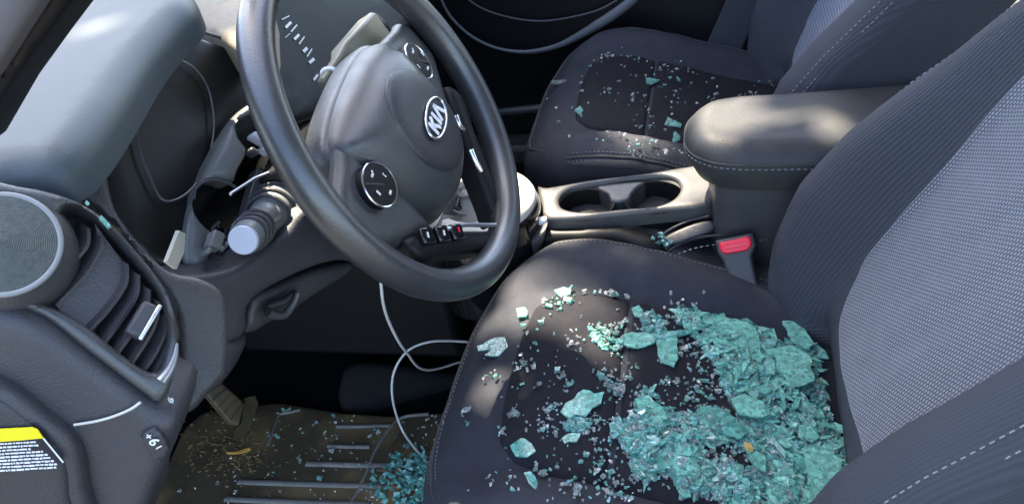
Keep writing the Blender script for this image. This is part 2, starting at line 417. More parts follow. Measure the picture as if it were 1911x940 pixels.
def build_seat(side):
    nm = ('driver_seat', 'passenger_seat')[side]
    yc = 0 if side == 0 else .713
    t = thing(nm, ('dark cloth driver seat piled with broken green glass', 'front passenger seat beyond the centre console, sprinkled with glass crumbs')[side], 'car seat', (-.15, yc, .02))
    Y0 = np.array([0 if side == 0 else PASS_X, yc, 0.])
    o = Y0
    v, f, uv = puff2(seat_plan(), o, EX, EY, EZ, r=.058, h=.046, thick=.12, res=.011, height=lambda x, y: seat_top(x, y)-.046, tflare=-.03)
    cush = mesh('cushion', v, f, CLOTH, t, smooth=True, uv=uv, auto=80)
    # inserts: front panel and rear panel with a seam between
    def top2(x, y): return seat_top(x, y)-.0015
    fr = [(-.214, -.149), (-.27, -.148), (-.312, -.138), (-.335, -.112), (-.342, -.06), (-.344, 0), (-.342, .06), (-.335, .112), (-.312, .138), (-.27, .148), (-.214, .149)]
    v, f, uv = puff2(np.array(fr), o, EX, EY, EZ, r=.014, h=.0065, thick=.004, res=.010, height=top2); mesh('insert_panel', v, f, INSERT, t, smooth=True, uv=uv, auto=85)
    rr = [(-.209, .149), (-.1, .148), (.06, .14), (.06, -.14), (-.1, -.148), (-.209, -.149)]
    v, f, uv = puff2(np.array(rr), o, EX, EY, EZ, r=.014, h=.0065, thick=.004, res=.010, height=top2); mesh('insert_panel', v, f, INSERT, t, smooth=True, uv=uv, auto=85)
    # vinyl band along both top edges and its piping, stitching
    def edge_path(d):
        Q = seat_plan(d); front = Q[:41]; far = [(x, y) for x, y in zip(np.linspace(-.33, .02, 18)[1:], [0]*17)]
        sd = np.interp([x for x, _ in far], [-.34, -.25, -.1, .085], [.259-d, .261-d, .256-d, .240-d])
        pts = np.array([(x, -w) for (x, _), w in zip(far[::-1], sd[::-1])]+[tuple(p) for p in front]+[(x, w) for (x, _), w in zip(far, sd)])
        pts = resample(pts, .006, False); e_ = min(1, d/.058); z = seat_top(pts[:, 0], pts[:, 1])-.046+.046*math.sqrt(1-(1-e_)**2)
        return np.c_[pts, z+.0004]+Y0
    mesh('piping', *tube(edge_path(.016), .0020, 6), BAND, cush, smooth=True)
    for d in (.0115, .0225):
        D = resample(edge_path(d), .0035, False); segs = [tube(D[i:i+2], .0007, 4) for i in range(0, len(D)-1, 2)]
        s_ = mesh('stitching', *join(segs), THREAD, cush); s_['kind'] = 'stuff'
    for sg in (-1, 1):
        B_ = edge_path(.008); B_ = B_[(B_[:, 0] < -.15) & (B_[:, 0] > -.335) & (sg*(B_[:, 1]-yc) > 0)]
        mesh('edge_band', *tube(B_, np.stack([np.full(len(B_), .0011), .0066*np.sin(np.linspace(.12, 3.0, len(B_)))**.5], 1), 8, up=unit(EZ+1.5*sg*EY)), BAND, cush, smooth=True)
    v, f = box((-.14, yc, .075), (.42, .40, .15)); bevelled(mesh('seat_base', v, f, BLACK, t), .02)
    # side valance
    for sg in (-1, 1):
        v, f = prism([(-.36, yc+sg*.235, .18), (-.30, yc+sg*.24, .08), (.10, yc+sg*.24, .07), (.12, yc+sg*.235, .20)], EY*sg, .03); bevelled(mesh('side_valance', v, f, PLASTIC, t), .006)
    # backrest
    out = spline([(-.10, -.19), (-.02, -.237), (.10, -.266), (.25, -.262), (.42, -.227), (.56, -.185), (.63, -.10), (.64, 0), (.63, .10), (.56, .185), (.42, .227), (.25, .262), (.10, .266), (-.02, .237), (-.10, .19), (-.11, 0)], 6, True)
    v, f, uv = puff2(out, SB_O+Y0, SB_U, EY, SB_N, r=.05, h=.045, thick=.10, res=.012, height=lambda s, tt: back_height(s, tt)-.045)
    back = mesh('backrest', v, f, RIB, t, smooth=True, uv=uv, auto=80)
    ins = spline([(.012, -.115), (.045, -.141), (.12, -.150), (.22, -.156), (.34, -.160), (.47, -.150), (.54, -.11), (.56, 0), (.54, .11), (.47, .150), (.34, .160), (.22, .157), (.12, .154), (.05, .148), (.004, .112), (-.008, .06), (-.005, 0), (.003, -.065)], 6, True)
    v, f, uv = puff2(ins, SB_O+Y0, SB_U, EY, SB_N, r=.014, h=.007, thick=.006, res=.011, height=lambda s, tt: back_height(s, tt)-.002)
    mesh('backrest_insert', v, f, WEAVE if side == 0 else RIB2, t, smooth=True, uv=uv, auto=85)
    # side seam of the backrest: two stitch lines
    for sg in (-1, 1):
        ss = np.linspace(-.02, .56, 50)
        for k, off in enumerate((0, .008)):
            tt = sg*(np.interp(ss, [-.02, .10, .25, .42, .56], [.237, .266, .262, .227, .185])-.005-off)
            dd = np.interp(np.abs(tt), [0, 1], [0, 1])
            edge = np.interp(ss, [-.02, .10, .25, .42, .56], [.237, .266, .262, .227, .185])-np.abs(tt)
            zz = back_height(ss, tt)-.045+.045*np.sqrt(1-(1-np.clip(edge/.05, 0, 1))**2)+.0022
            P = SB_O+Y0+ss[:, None]*SB_U+tt[:, None]*EY+zz[:, None]*SB_N
            D = resample(P, .004, False); segs = [tube(D[i:i+2], .0008, 4) for i in range(0, len(D)-1, 2)]
            s_ = mesh('stitching', *join(segs), THREAD, back); s_['kind'] = 'stuff'
    return t
driver = build_seat(0); passenger = build_seat(1)

def on_seat(px, py, yc=0., lift=0.):
    """point of a seat's cushion seen at a pixel of the photograph"""
    v = ray(px, py); t = ((.3-CAMP[2])/v[2])
    for _ in range(25):
        P = CAMP+v*t; y = P[1]-yc
        z = float(seat_top(P[0]-(PASS_X if yc else 0), y))+.004+lift
        t += (z-P[2])/v[2]*.7
    return CAMP+v*t

# ================================================================== steering wheel
TAU = R(26); W_C = np.array([-.40, 0, .66])
W_U0 = math.cos(TAU)*EZ-math.sin(TAU)*EX; W_N = math.cos(TAU)*EX+math.sin(TAU)*EZ
WR = R(9)                                                          # the wheel stands turned a little
W_Y = math.cos(WR)*EY+math.sin(WR)*W_U0; W_U = -math.sin(WR)*EY+math.cos(WR)*W_U0
def wp(y, up, n=0.): return W_C+np.asarray(y)[..., None]*W_Y+np.asarray(up)[..., None]*W_U+np.asarray(n)[..., None]*W_N if np.ndim(y) else W_C+y*W_Y+up*W_U+n*W_N
def wpx(px, py, n=0.): return WN(px, py, W_N, W_C+n*W_N)
wheel = thing('steering_wheel', 'black steering wheel with oval maker badge and round button pods', 'steering wheel', tuple(W_C))
th = np.linspace(0, 2*math.pi, 120, endpoint=False)
rc = .1725
rim = wp(rc*np.cos(th), rc*np.sin(th), np.zeros(120))
# section slightly oval, fatter at ten-to-two and at the bottom
rr = np.stack([.0185+.0015*np.cos(2*th)*0, .0155+0*th], 1)
V, F = [], []
seg = 18
for i, t0 in enumerate(th):
    er = math.cos(t0)*W_Y+math.sin(t0)*W_U
    fat = 1+.10*max(0, math.sin(t0-R(250)+R(90)))**8
    for k in range(seg):
        a = 2*math.pi*k/seg; V.append(rim[i]+er*math.cos(a)*.0150*fat+W_N*math.sin(a)*.0165*fat)
for i in range(120):
    for k in range(seg): F.append([i*seg+k, i*seg+(k+1) % seg, ((i+1) % 120)*seg+(k+1) % seg, ((i+1) % 120)*seg+k])
mesh('rim', V, F, LEATHER, wheel, smooth=True)
# hub / airbag cover
ho = spline([(-.090, .030), (-.082, .048), (-.045, .056), (0, .058), (.045, .056), (.082, .048), (.090, .030), (.086, 0), (.074, -.055), (.045, -.092), (0, -.102), (-.045, -.092), (-.074, -.055), (-.086, 0)], 6, True)
def hubh(y, u):
    rr2 = np.sqrt((y/.088)**2+((u+.012)/.092)**2); return .014*(1-np.clip(rr2, 0, 1)**2.2)
v, f, uv = puff2(ho, W_C-W_N*.022, W_Y, W_U, W_N, r=.046, h=.036, thick=.02, res=.006, height=lambda y, u: hubh(y, u))
v0, f0, uv0 = puff2(ho*1.05, W_C-W_N*.030, W_Y, W_U, W_N, r=.020, h=.014, thick=.02, res=.008); mesh('hub_shell', v0, f0, PLASTIC_S, wheel, smooth=True, uv=uv0, auto=80)
hub = mesh('airbag_cover', v, f, PLASTIC_S, wheel, smooth=True, uv=uv, auto=80)
# raised centre boss on the cover
cs = spline([(.052*math.cos(a), -.016+.056*math.sin(a)) for a in np.linspace(0, 2*math.pi, 16, endpoint=False)], 3, True)
v, f, uv = puff2(cs, W_C, W_Y, W_U, W_N, r=.018, h=.004, thick=.003, res=.006, height=lambda y, u: hubh(y, u)+.0125); mesh('centre_boss', v, f, PLASTIC, hub, smooth=True, uv=uv, auto=85)
# rear shell and spokes
v, f = lathe([(.030, -.080), (.052, -.074), (.066, -.052), (.072, -.035), (.070, -.024)], W_C-W_U*.018, W_N, 40); mesh('rear_shell', v, f, PLASTIC, wheel, smooth=True)
for sg in (-1, 1):
    sp = [(sg*.060, .044), (sg*.100, .038), (sg*.140, .028), (sg*.158, .024), (sg*.159, -.022), (sg*.148, -.036), (sg*.120, -.055), (sg*.095, -.072), (sg*.070, -.075)]
    v, f, uv = puff2(spline(np.array(sp), 3, True), W_C-W_N*.018, W_Y, W_U, W_N, r=.014, h=.012, thick=.004, res=.008, height=lambda y, u: .006*np.clip(1-np.abs(y)/.17, 0, 1)-.004)
    spo = mesh('spoke', v, f, PLASTIC_S, wheel, smooth=True, uv=uv, auto=80)
    # round pod: dark disc, chrome ring, four glyphs
    pc = wp(sg*.0975, 0, -.002)
    pod = mesh('button_pod', *lathe([(.0212, -.012), (.0212, .003), (.0205, .0045), (.012, .0052), (.001, .0054)], pc, W_N+W_Y*sg*.10, 40), BLACK, wheel, smooth=True)
    e1, e2, e3 = frame(W_N+W_Y*sg*.10)
    ringp = np.array([pc+e3*.004+(e1*math.cos(a)*1.0+e2*math.sin(a)*1.0)*.0212 for a in np.linspace(0, 2*math.pi, 48, endpoint=False)])
    mesh('pod_ring', *tube(ringp, .0011, 6, True), CHROME, pod, smooth=True)
    for (gy, gu, w_, h_) in ((0, .012, .005, .0022), (0, -.012, .005, .0022), (.012, 0, .0022, .005), (-.012, 0, .0022, .005), (.0035, .0135, .0018, .0018)):
        c = pc+e3*.0060+W_Y*gy+W_U*gu; v, f = box(c, (w_, h_, .0008), (W_Y, W_U, e3)); mesh('glyph', v, f, WHITE, pod)
    bar = [pc+e3*.0056+W_Y*a+W_U*b for a, b in ((-.0150, .0148), (-.0138, .0156), (.0150, -.0148), (.0138, -.0156))]
    mesh('pod_groove', *prism(bar, e3, .0008), PLASTIC_G, pod)
    # lower V spoke with silver trim
    lo_ = [(sg*.118, -.050), (sg*.088, -.078), (sg*.055, -.112), (sg*.022, -.150), (sg*.004, -.168), (sg*.030, -.170), (sg*.058, -.145), (sg*.095, -.105), (sg*.128, -.075)]
    v, f, uv = puff2(spline(np.array(lo_), 3, True), W_C-W_N*.010, W_Y, W_U, W_N, r=.010, h=.009, thick=.018, res=.007)
    low = mesh('lower_spoke', v, f, BLACK, wheel, smooth=True, uv=uv, auto=80)
    if sg == 1:
        for q in (((.076, -.066), (.070, -.074), (.071, -.083)), ((.052, -.098), (.045, -.108), (.040, -.121))):
            mesh('silver_trim', *tube(spline([wp(a, b, .002) for a, b in q], 6), np.linspace(.005, .0025, 13), 8), CHROME, low, smooth=True)
        continue
    tr = spline([wp(sg*.082, -.086, .001), wp(sg*.055, -.108, .002), wp(sg*.025, -.142, .002), wp(sg*.006, -.163, .001)], 6); mesh('silver_trim', *tube(tr, .0024, 6), SILVER, low, smooth=True)
    for k, (a, b) in enumerate(((.104, -.068), (.086, -.086), (.068, -.104)) if sg == -1 else ()):
        c = wp(sg*a, b, .001); ax = unit(-sg*W_Y*.7-W_U*.7); ay = np.cross(W_N, ax)
        v, f = box(c, (.019, .017, .007), (ax, ay, W_N)); bt = bevelled(mesh('switch', v, f, GLOSS, low), .0025)
    if sg == -1:
        for (a, b, m_) in ((.106, -.066, WHITE), (.087, -.085, WHITE), (.067, -.103, RED)):
            c = wp(sg*a, b, .0050); v, f = box(c, (.0055, .0022, .0006), (unit(W_Y+W_U*.6), unit(W_U-W_Y*.6), W_N)); mesh('glyph', v, f, m_, low)
# badge
bc = wp(-0.001, -.018, .0318)
e1, e2, e3 = W_Y, W_U, W_N
v, f = lathe([(1, -.006), (1, 0), (.93, .0008), (.001, .0008)], np.zeros(3), EZ, 48)
def badge(v): return bc+v[:, :1]*0+np.outer(v[:, 0], e1)*.0285+np.outer(v[:, 1], e2)*.0138+np.outer(v[:, 2], e3)
bd = mesh('badge', badge(v), f, BLACK, wheel, smooth=True)
mesh('badge_ring', *tube(np.array([bc+e1*.0285*math.cos(a)+e2*.0138*math.sin(a)+e3*.0006 for a in np.linspace(0, 2*math.pi, 64, endpoint=False)]), .0015, 8, True), CHROME, bd, smooth=True)
def strokes(segs, w, c, ex, ey, ez, t=.0009):
    parts = []
    for (x1, y1, x2, y2) in segs:
        d = unit([x2-x1, y2-y1]); q = np.array([-d[1], d[0]])*w/2
        P = [c+ex*(x1+q[0])+ey*(y1+q[1]), c+ex*(x2+q[0])+ey*(y2+q[1]), c+ex*(x2-q[0])+ey*(y2-q[1]), c+ex*(x1-q[0])+ey*(y1-q[1])]
        parts.append(prism([p+ez*t for p in P], ez, t))
    return parts
L = .0078
for letter, segs in (('letter_k', [(-.0175, -L, -.0175, L), (-.0165, -.001, -.0075, L), (-.0135, .0015, -.0065, -L)]), ('letter_i', [(-.0015, -L, -.0015, L)]), ('letter_a', [(.0035, -L, .0105, L), (.0105, L, .0180, -L)])):
    for k, s1 in enumerate(segs): pass
    mesh('badge_letter', *join(strokes(segs, .0040, bc+e3*.0009, e1, e2, e3)), mat('badge_silver', (.80, .80, .82), .45, .5), bd)

# ================================================================== steering column, stalks, broken shroud
col = thing('steering_column', 'steering column with its plastic shroud torn open and wiring exposed', 'steering column', tuple(W_C-W_N*.12))
mesh('column_tube', *tube(np.array([W_C-W_N*.06, W_C-W_N*.10, W_C-W_N*.32]), np.array([.042, .040, .036]), 24), BLACK, col, smooth=True)
v, f = box(W_C-W_N*.135+W_U*.012, (.05, .10, .045), (W_N, EY, W_U)); bevelled(mesh('switch_housing', v, f, BLACK, col), .006)
sp_ = WX(455, 330, -.575); SHN = unit((.80, -.35, .45))
P0 = np.array([-.575, -.10, .655])
shr = [(340, 478), (344, 430), (358, 378), (385, 312), (418, 252), (446, 212), (478, 186), (520, 176), (520, 190), (490, 205), (468, 214), (446, 222), (438, 240), (444, 262), (458, 280), (452, 300), (440, 320), (436, 338), (425, 345), (410, 338), (385, 337), (365, 350), (358, 375), (362, 400), (378, 422), (398, 440), (392, 470), (380, 495), (352, 505)]
puff('upper_shroud', [WN(a, b, SHN, P0) for a, b in shr], mat('shroud_plastic', (.13, .135, .135), .34, .5, var=.2, bump=.1, dust=.15), col, n=SHN, r=.010, h=.008, thick=.022, res=.006, sm=2)
# lip of the torn hole
mesh('shroud_rim', *tube(spline([WN(a, b, SHN, P0+SHN*.006) for a, b in ((362, 372), (366, 352), (384, 338), (408, 337), (428, 343), (440, 350))], 6), .0016, 6), PLASTIC_G, col, smooth=True)
# left stalk (turn signal): towards the open door
a0 = WY(520, 385, -.055); a1 = WY(455, 447, -.175); ax = unit(a1-a0); L_ = np.linalg.norm(a1-a0)
st = mesh('turn_signal_stalk', *lathe([(.028, -.02), (.028, .0), (.0255, .012), (.024, .014), (.023, .030), (.0215, .032), (.0205, .046), (.0155, .05), (.015, .070), (.0142, L_-.008), (.0135, L_)], a0, ax, 28), STALKM, col, smooth=True)
for k, (q, rr_) in enumerate(((.012, .0263), (.031, .0238), (.048, .0210), (L_-.045, .0158), (L_-.032, .0156), (L_-.019, .0152))):
    e1, e2, e3 = frame(ax); c = a0+ax*q
    mesh('grip_ring', *tube(np.array([c+(e1*math.cos(a)+e2*math.sin(a))*rr_ for a in np.linspace(0, 2*math.pi, 32, endpoint=False)]), .0018, 6, True), PLASTIC_G, st, smooth=True)
mesh('end_cap', *lathe([(.0128, -.001), (.0128, .0025), (.012, .0035), (.001, .0038)], a1, ax, 24), ENDCAP, st, smooth=True)
# right stalk (wiper), seen over the hub
b0 = WY(604, 160, .03); b1 = WY(636, 122, .065); b2 = WY(706, 52, .16)
P = np.array([b0, b1, b1+(b2-b1)*.15, b1+(b2-b1)*.5, b1+(b2-b1)*.9, b2])
wst = mesh('wiper_stalk', *tube(P, np.array([[.007, .007], [.009, .010], [.013, .015], [.013, .017], [.013, .019], [.010, .016]]), 4, sect=[(1, 1), (-1, 1), (-1, -1), (1, -1)], up=W_N), mat('wiper_plastic', (.16, .15, .10), .35, .5, var=.15, bump=.1, dust=.2), col)
bevelled(wst, .004, 3)
d_ = unit(b2-b1); mesh('stalk_tip', *tube(np.array([b2-d_*.004, b2+d_*.002, b2+d_*.010]), np.array([[.0118, .0180], [.0122, .0185], [.006, .010]]), 8, up=W_N), BLACK, wst, smooth=True)
mesh('stalk_collar', *tube(np.array([b1+(b0-b1)*.55+(EX*math.cos(a)+np.cross(unit(b1-b0), EX)*math.sin(a))*.0095 for a in np.linspace(0, 2*math.pi, 24, endpoint=False)]), .0028, 6, True), WHITE, wst, smooth=True)
# wiring and torn bits
rnd = random.Random(3)
for k in range(9):
    p0 = WX(rnd.uniform(385, 470), rnd.uniform(400, 440), -.58); p3 = WX(rnd.uniform(385, 440), rnd.uniform(440, 510), -.55)
    mid = (p0+p3)/2+np.array([rnd.uniform(.0, .03), rnd.uniform(-.02, .02), rnd.uniform(-.02, .02)])
    mesh('wire', *tube(spline([p0, mid, p3], 8), .0014 if k % 3 else .0022, 6), (PLASTIC_G, BLACK, STALKM, BLACK)[k % 4], col, smooth=True)
for (q, w_, h_, m_) in (((484, 262), .006, .022, ENDCAP), ((494, 282), .005, .012, WHITE), ((470, 285), .005, .010, PLASTIC_G), ((400, 450), .018, .012, STALKM), ((385, 470), .006, .004, STALKM), ((470, 365), .06, .012, PLASTIC_G), ((500, 350), .035, .03, PLASTIC)):
    c = WX(*q, -.545); v, f = box(c, (.012, w_, h_), (W_N, unit(EY+.3*W_U), unit(W_U-.3*EY))); bevelled(mesh('torn_bracket', v, f, m_, col), .0015)
for k in range(16):
    c = WX(rnd.uniform(385, 450), rnd.uniform(405, 500), rnd.uniform(-.575, -.55)); a_ = unit(RNG.normal(size=3)); b_ = unit(np.cross(a_, RNG.normal(size=3)))
    v, f = box(c, (rnd.uniform(.004, .018), rnd.uniform(.003, .008), rnd.uniform(.002, .005)), (a_, b_, np.cross(a_, b_))); mesh('torn_bracket', v, f, (BLACK, PLASTIC_G, PLASTIC, STALKM)[k % 4], col)
mesh('bracket_edge', *tube(np.array([WX(430, 362, -.53), WX(475, 333, -.53), WX(512, 318, -.53)]), .0016, 6), SILVER, col, smooth=True)

# ================================================================== dashboard
dash = thing('dashboard', 'dark grey dashboard with hooded gauges and a round speaker above the side vent', 'dashboard', (-.62, .3, .45))
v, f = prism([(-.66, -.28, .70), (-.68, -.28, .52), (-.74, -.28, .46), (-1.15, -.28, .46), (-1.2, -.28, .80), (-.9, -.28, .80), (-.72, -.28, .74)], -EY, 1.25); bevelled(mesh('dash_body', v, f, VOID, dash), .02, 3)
# hood over the instruments
hood = [(-90, 430), (0, 366), (100, 352), (150, 330), (192, 285), (245, 205), (290, 132), (340, 70), (372, 36), (366, 6), (330, -30), (240, -110), (135, 0), (60, 100), (0, 186), (-90, 300)]
hz = .800
def hood_h(u, v_): return 0*u
puff('instrument_hood', [WZ(a, b, hz) for a, b in hood], PADDED, dash, n=EZ, r=.022, h=.020, thick=.014, res=.008, sm=3, back=True)
# dash top ahead of the hood, seam strip and pillar
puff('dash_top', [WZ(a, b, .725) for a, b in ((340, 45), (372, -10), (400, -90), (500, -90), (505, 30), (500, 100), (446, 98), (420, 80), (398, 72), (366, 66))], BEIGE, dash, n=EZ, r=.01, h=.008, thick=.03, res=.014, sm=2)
# cluster cavity: dark bowl, bezel line, gauge ring, face with marks
CN = unit((.86, -.10, .42)); CP = np.array([-.60, 0, .68])
puff('cluster_face', [WN(a, b, CN, CP) for a, b in ((180, 250), (260, 120), (345, 62), (450, 96), (480, -40), (800, -120), (760, 60), (620, 200), (560, 230), (440, 300), (345, 470), (350, 520), (250, 470), (200, 380))], SCREEN, dash, n=CN, r=.01, h=.006, thick=.03, res=.014, sm=2)
cl = dash.children[-1]
mesh('bezel_edge', *tube(spline([WN(a, b, CN, CP+CN*.008) for a, b in ((350, 62), (372, 60), (398, 66), (425, 78), (448, 96))], 6), .0018, 6), PLASTIC_G, cl, smooth=True)
gp = [(305, 110), (335, 113), (365, 130), (388, 165), (398, 215), (397, 260), (385, 310), (360, 350), (330, 372), (302, 372), (281, 332), (264, 290), (254, 235), (256, 185), (274, 138)]
mesh('gauge_ring', *tube(spline([WN(a, b, CN, CP+CN*.012) for a, b in gp], 5, True), .0012, 6, True), PLASTIC_S, cl, smooth=True)
marks = [((526, 37), (540, 30), .9), ((533, 52), (543, 42), 2.6), ((543, 60), (554, 47), 1.3), ((549, 74), (558, 65), 2.6), ((558, 83), (568, 69), 1.2), ((566, 97), (573, 90), 3.0), ((573, 106), (582, 92), 1.2), ((577, 118), (586, 110), 3.0), ((585, 150), (593, 140), 2.4), ((532, 71), (541, 63), .6)]
for (a, b, w_) in marks:
    p = WN(*a, CN, CP+CN*.0068); q = WN(*b, CN, CP+CN*.0068); d = unit(q-p); sd = np.cross(CN, d)*w_*.00058
    mesh('dial_mark', *prism([p+sd+CN*.0004, q+sd+CN*.0004, q-sd+CN*.0004, p-sd+CN*.0004], CN, .0004), WHITE, cl)
# plane of the vent / speaker column
VN = unit((.72, -.42, .55)); VP = np.array([-.47, -.36, .765])
def vp(a, b, k=0.): return WN(a, b, VN, VP+VN*k)
# fascia between vent and cluster
fas = [(130, 340), (165, 300), (190, 292), (200, 335), (214, 392), (258, 455), (315, 508), (372, 520), (420, 560), (420, 700), (395, 725), (350, 770), (335, 690), (330, 600), (305, 545), (235, 450), (185, 400), (140, 372)]
puff('fascia', [vp(a, b, -.045) for a, b in fas], PLASTIC, dash, n=VN, r=.006, h=.006, thick=.05, res=.006, sm=3)
# vent housing: outer frame with opening
fr = [(-60, 352), (40, 350), (120, 368), (185, 402), (250, 465), (305, 535), (328, 600), (330, 660), (318, 720), (300, 750), (275, 735), (160, 650), (80, 590), (0, 562), (-60, 560)]
hole = [(112, 398), (135, 384), (165, 396), (200, 424), (250, 478), (296, 540), (312, 600), (312, 645), (298, 690), (270, 690), (225, 660), (165, 612), (110, 580), (60, 560), (40, 540), (75, 500)]
vent = puff('air_vent', [vp(a, b) for a, b in fr], PLASTIC_S, dash, n=VN, r=.005, h=.005, thick=.03, res=.0045, sm=4, holes=[[vp(a, b) for a, b in hole]])
mesh('vent_throat', *prism([vp(a, b, -.035) for a, b in [(90, 380), (170, 380), (330, 560), (330, 700), (270, 710), (40, 590), (30, 530)]], VN, .01), BLACK, vent)
slats = [((158, 416), (156, 448), (128, 482), (75, 512+30)), ((182, 432), (182, 452), (155, 500), (98, 560)), ((200, 445), (205, 490), (172, 545), (118, 585)), ((230, 482), (228, 520), (198, 566), (155, 612)), ((252, 503), (248, 542), (222, 585), (186, 632)), ((272, 530), (268, 562), (245, 603), (212, 650)), ((290, 553), (285, 590), (266, 628), (238, 670)), ((304, 580), (302, 610), (284, 650), (262, 682)), ((312, 610), (310, 632), (300, 660), (284, 690))]
def ribbon(A_, B_, nrm, th):
    A_, B_ = np.asarray(A_), np.asarray(B_); N = len(A_); t = nrm*th/2
    V = np.vstack([A_+t, B_+t, B_-t, A_-t]); F = []
    for i in range(N-1):
        for k in range(4): F.append([k*N+i, k*N+i+1, ((k+1) % 4)*N+i+1, ((k+1) % 4)*N+i])
    F += [[0, N, 2*N, 3*N], [N-1, 4*N-1, 3*N-1, 2*N-1]]
    return V, F
ACR = unit(vp(300, 650)-vp(150, 450))                                # across the blades, down and right
for i, q in enumerate(slats):
    P = spline([vp(a, b, -.003) for a, b in q], 6)
    if i == 2: A_, B_ = P+ACR*.015-VN*.006, P-ACR*.012-VN*.004
    else: A_, B_ = P+ACR*.004, P-ACR*.0055-VN*.016
    nn = unit(np.cross(A_[6]-B_[6], P[7]-P[5]))
    mesh('slat', *ribbon(A_, B_, nn, .0022), PLASTIC_G, vent, smooth=True, auto=40)
mesh('vane', *join([tube(np.array([vp(a, b, -.018), vp(c, d, -.018)]), .0016, 5) for a, b, c, d in ((95, 520, 130, 524), (130, 490, 165, 494), (55, 552, 105, 560), (150, 460, 178, 470))]), PLASTIC, vent)
c = vp(265, 598, .006); e1 = unit(vp(280, 572)-vp(250, 622)); e2 = np.cross(VN, e1)
v, f = box(c, (.022, .011, .014), (e1, e2, VN)); sl_ = bevelled(mesh('thumb_slider', v, f, PLASTIC_G, vent), .002)
v, f = box(c+VN*.0075-e2*.004, (.024, .003, .004), (e1, e2, VN)); bevelled(mesh('slider_trim', v, f, CHROME, sl_), .001)
# speaker on top of the vent
SN = unit((.60, -.45, .70)); SP = vp(60, 450, .01)
c = WN(5, 458, SN, SP); rS = np.linalg.norm(WN(112, 430, SN, SP)-c)*.98
spk = mesh('speaker', *lathe([(rS*1.28, -.03), (rS*1.27, -.016), (rS*1.18, -.006), (rS*1.06, -.002), (rS*1.0, .002)], c, SN, 56), PLASTIC_S, dash, smooth=True)
e1, e2, e3 = frame(SN)
mesh('speaker_ring', *tube(np.array([c+e3*.003+(e1*math.cos(a)+e2*math.sin(a))*rS for a in np.linspace(0, 2*math.pi, 72, endpoint=False)]), 0.0018, 8, True), mat('speaker_rim', (.22, .23, .235), .35, .5), spk, smooth=True)
gm = mat('grille_mesh', (.10, .11, .105), .6, .3, var=.35, vscale=300, bump=.7, bscale=1500, dust=.2)
prof = []
k = 0
for i in range(26):
    r0 = rS*.97*(1-i/26); q = i/26; prof += [(r0, .0040+.0045*q), (r0-rS*.008, .00425+.0045*q), (r0-rS*.026, .00425+.0045*q), (r0-rS*.032, .0039+.0045*q)]
prof = [p for p in prof if p[0] > .0005]+[(.0004, .008)]
mesh('speaker_grille', *lathe(prof, c, SN, 56), gm, spk, smooth=True)
# end panel of the dash, facing the open door
EN = unit((.30, -.93, .16)); EP = vp(150, 650, -.002)
def ep(a, b, k=0.): return WN(a, b, EN, EP+EN*k)
end = [(-80, 566), (0, 566), (70, 588), (160, 652), (280, 742), (312, 754), (330, 760), (336, 790), (316, 850), (270, 960), (240, 1010), (-80, 1010)]
endp = puff('end_panel', [ep(a, b) for a, b in end], PLASTIC_G, dash, n=EN, r=.010, h=.010, thick=.06, res=.008, sm=3)
cov = [(-80, 705), (0, 708), (40, 730), (95, 775), (140, 812), (158, 850), (165, 900), (166, 1010), (-80, 1010)]
puff('fuse_cover', [ep(a, b, .0135) for a, b in cov], PLASTIC_G, dash, n=EN, r=.006, h=.007, thick=.004, res=.008, sm=2)
cov2 = [(-80, 735), (0, 742), (30, 760), (75, 800), (112, 835), (128, 870), (132, 920), (133, 1010), (-80, 1010)]
puff('fuse_cover_panel', [ep(a, b, .019) for a, b in cov2], PLASTIC, dash, n=EN, r=.006, h=.004, thick=.002, res=.008, sm=2)
mesh('panel_seam', *tube(spline([ep(a, b, .0122) for a, b in ((138, 792), (180, 785), (215, 775), (245, 762), (262, 750))], 6), .0009, 5), RING, dash, smooth=True)
# warning label
lab = [(-60, 803), (0, 800), (62, 797), (78, 808), (118, 862), (80, 868), (0, 880), (-60, 886)]
wl = mesh('warning_label', *prism([ep(a, b, .0245) for a, b in lab], EN, .0012), mat('label_black', (.012, .012, .02), .5, .4), dash)
mesh('yellow_band', *prism([ep(a, b, .0250) for a, b in ((-60, 803), (0, 800), (60, 797), (70, 801), (81, 817), (40, 821), (-60, 828))], EN, .0006), YELLOW, wl)
mesh('label_edge', *tube(np.array([ep(81, 817, .0250), ep(118, 862, .0250)]), .0006, 4), WHITE, wl)
rnd = random.Random(5)
for row in range(9):
    y0 = 826+row*6.2; xm = 66+row*5.6-(rnd.random() < .4)*rnd.uniform(4, 26); x = -50
    while x < xm-4:
        x2 = min(x+rnd.choice((3, 4, 6, 8, 11, 14)), xm); h_ = rnd.choice((2.2, 2.6, 3.0))
        dy = -.06*(x+50); dy2 = -.06*(x2+50)
        mesh('text_line', *prism([ep(x, y0+dy+4, .0249), ep(x2, y0+dy2+4, .0249), ep(x2+1.2, y0+dy2+h_+4, .0249), ep(x+1.2, y0+dy+h_+4, .0249)], EN, .0004), WHITE, wl)
        x = x2+rnd.uniform(1.2, 2.4)
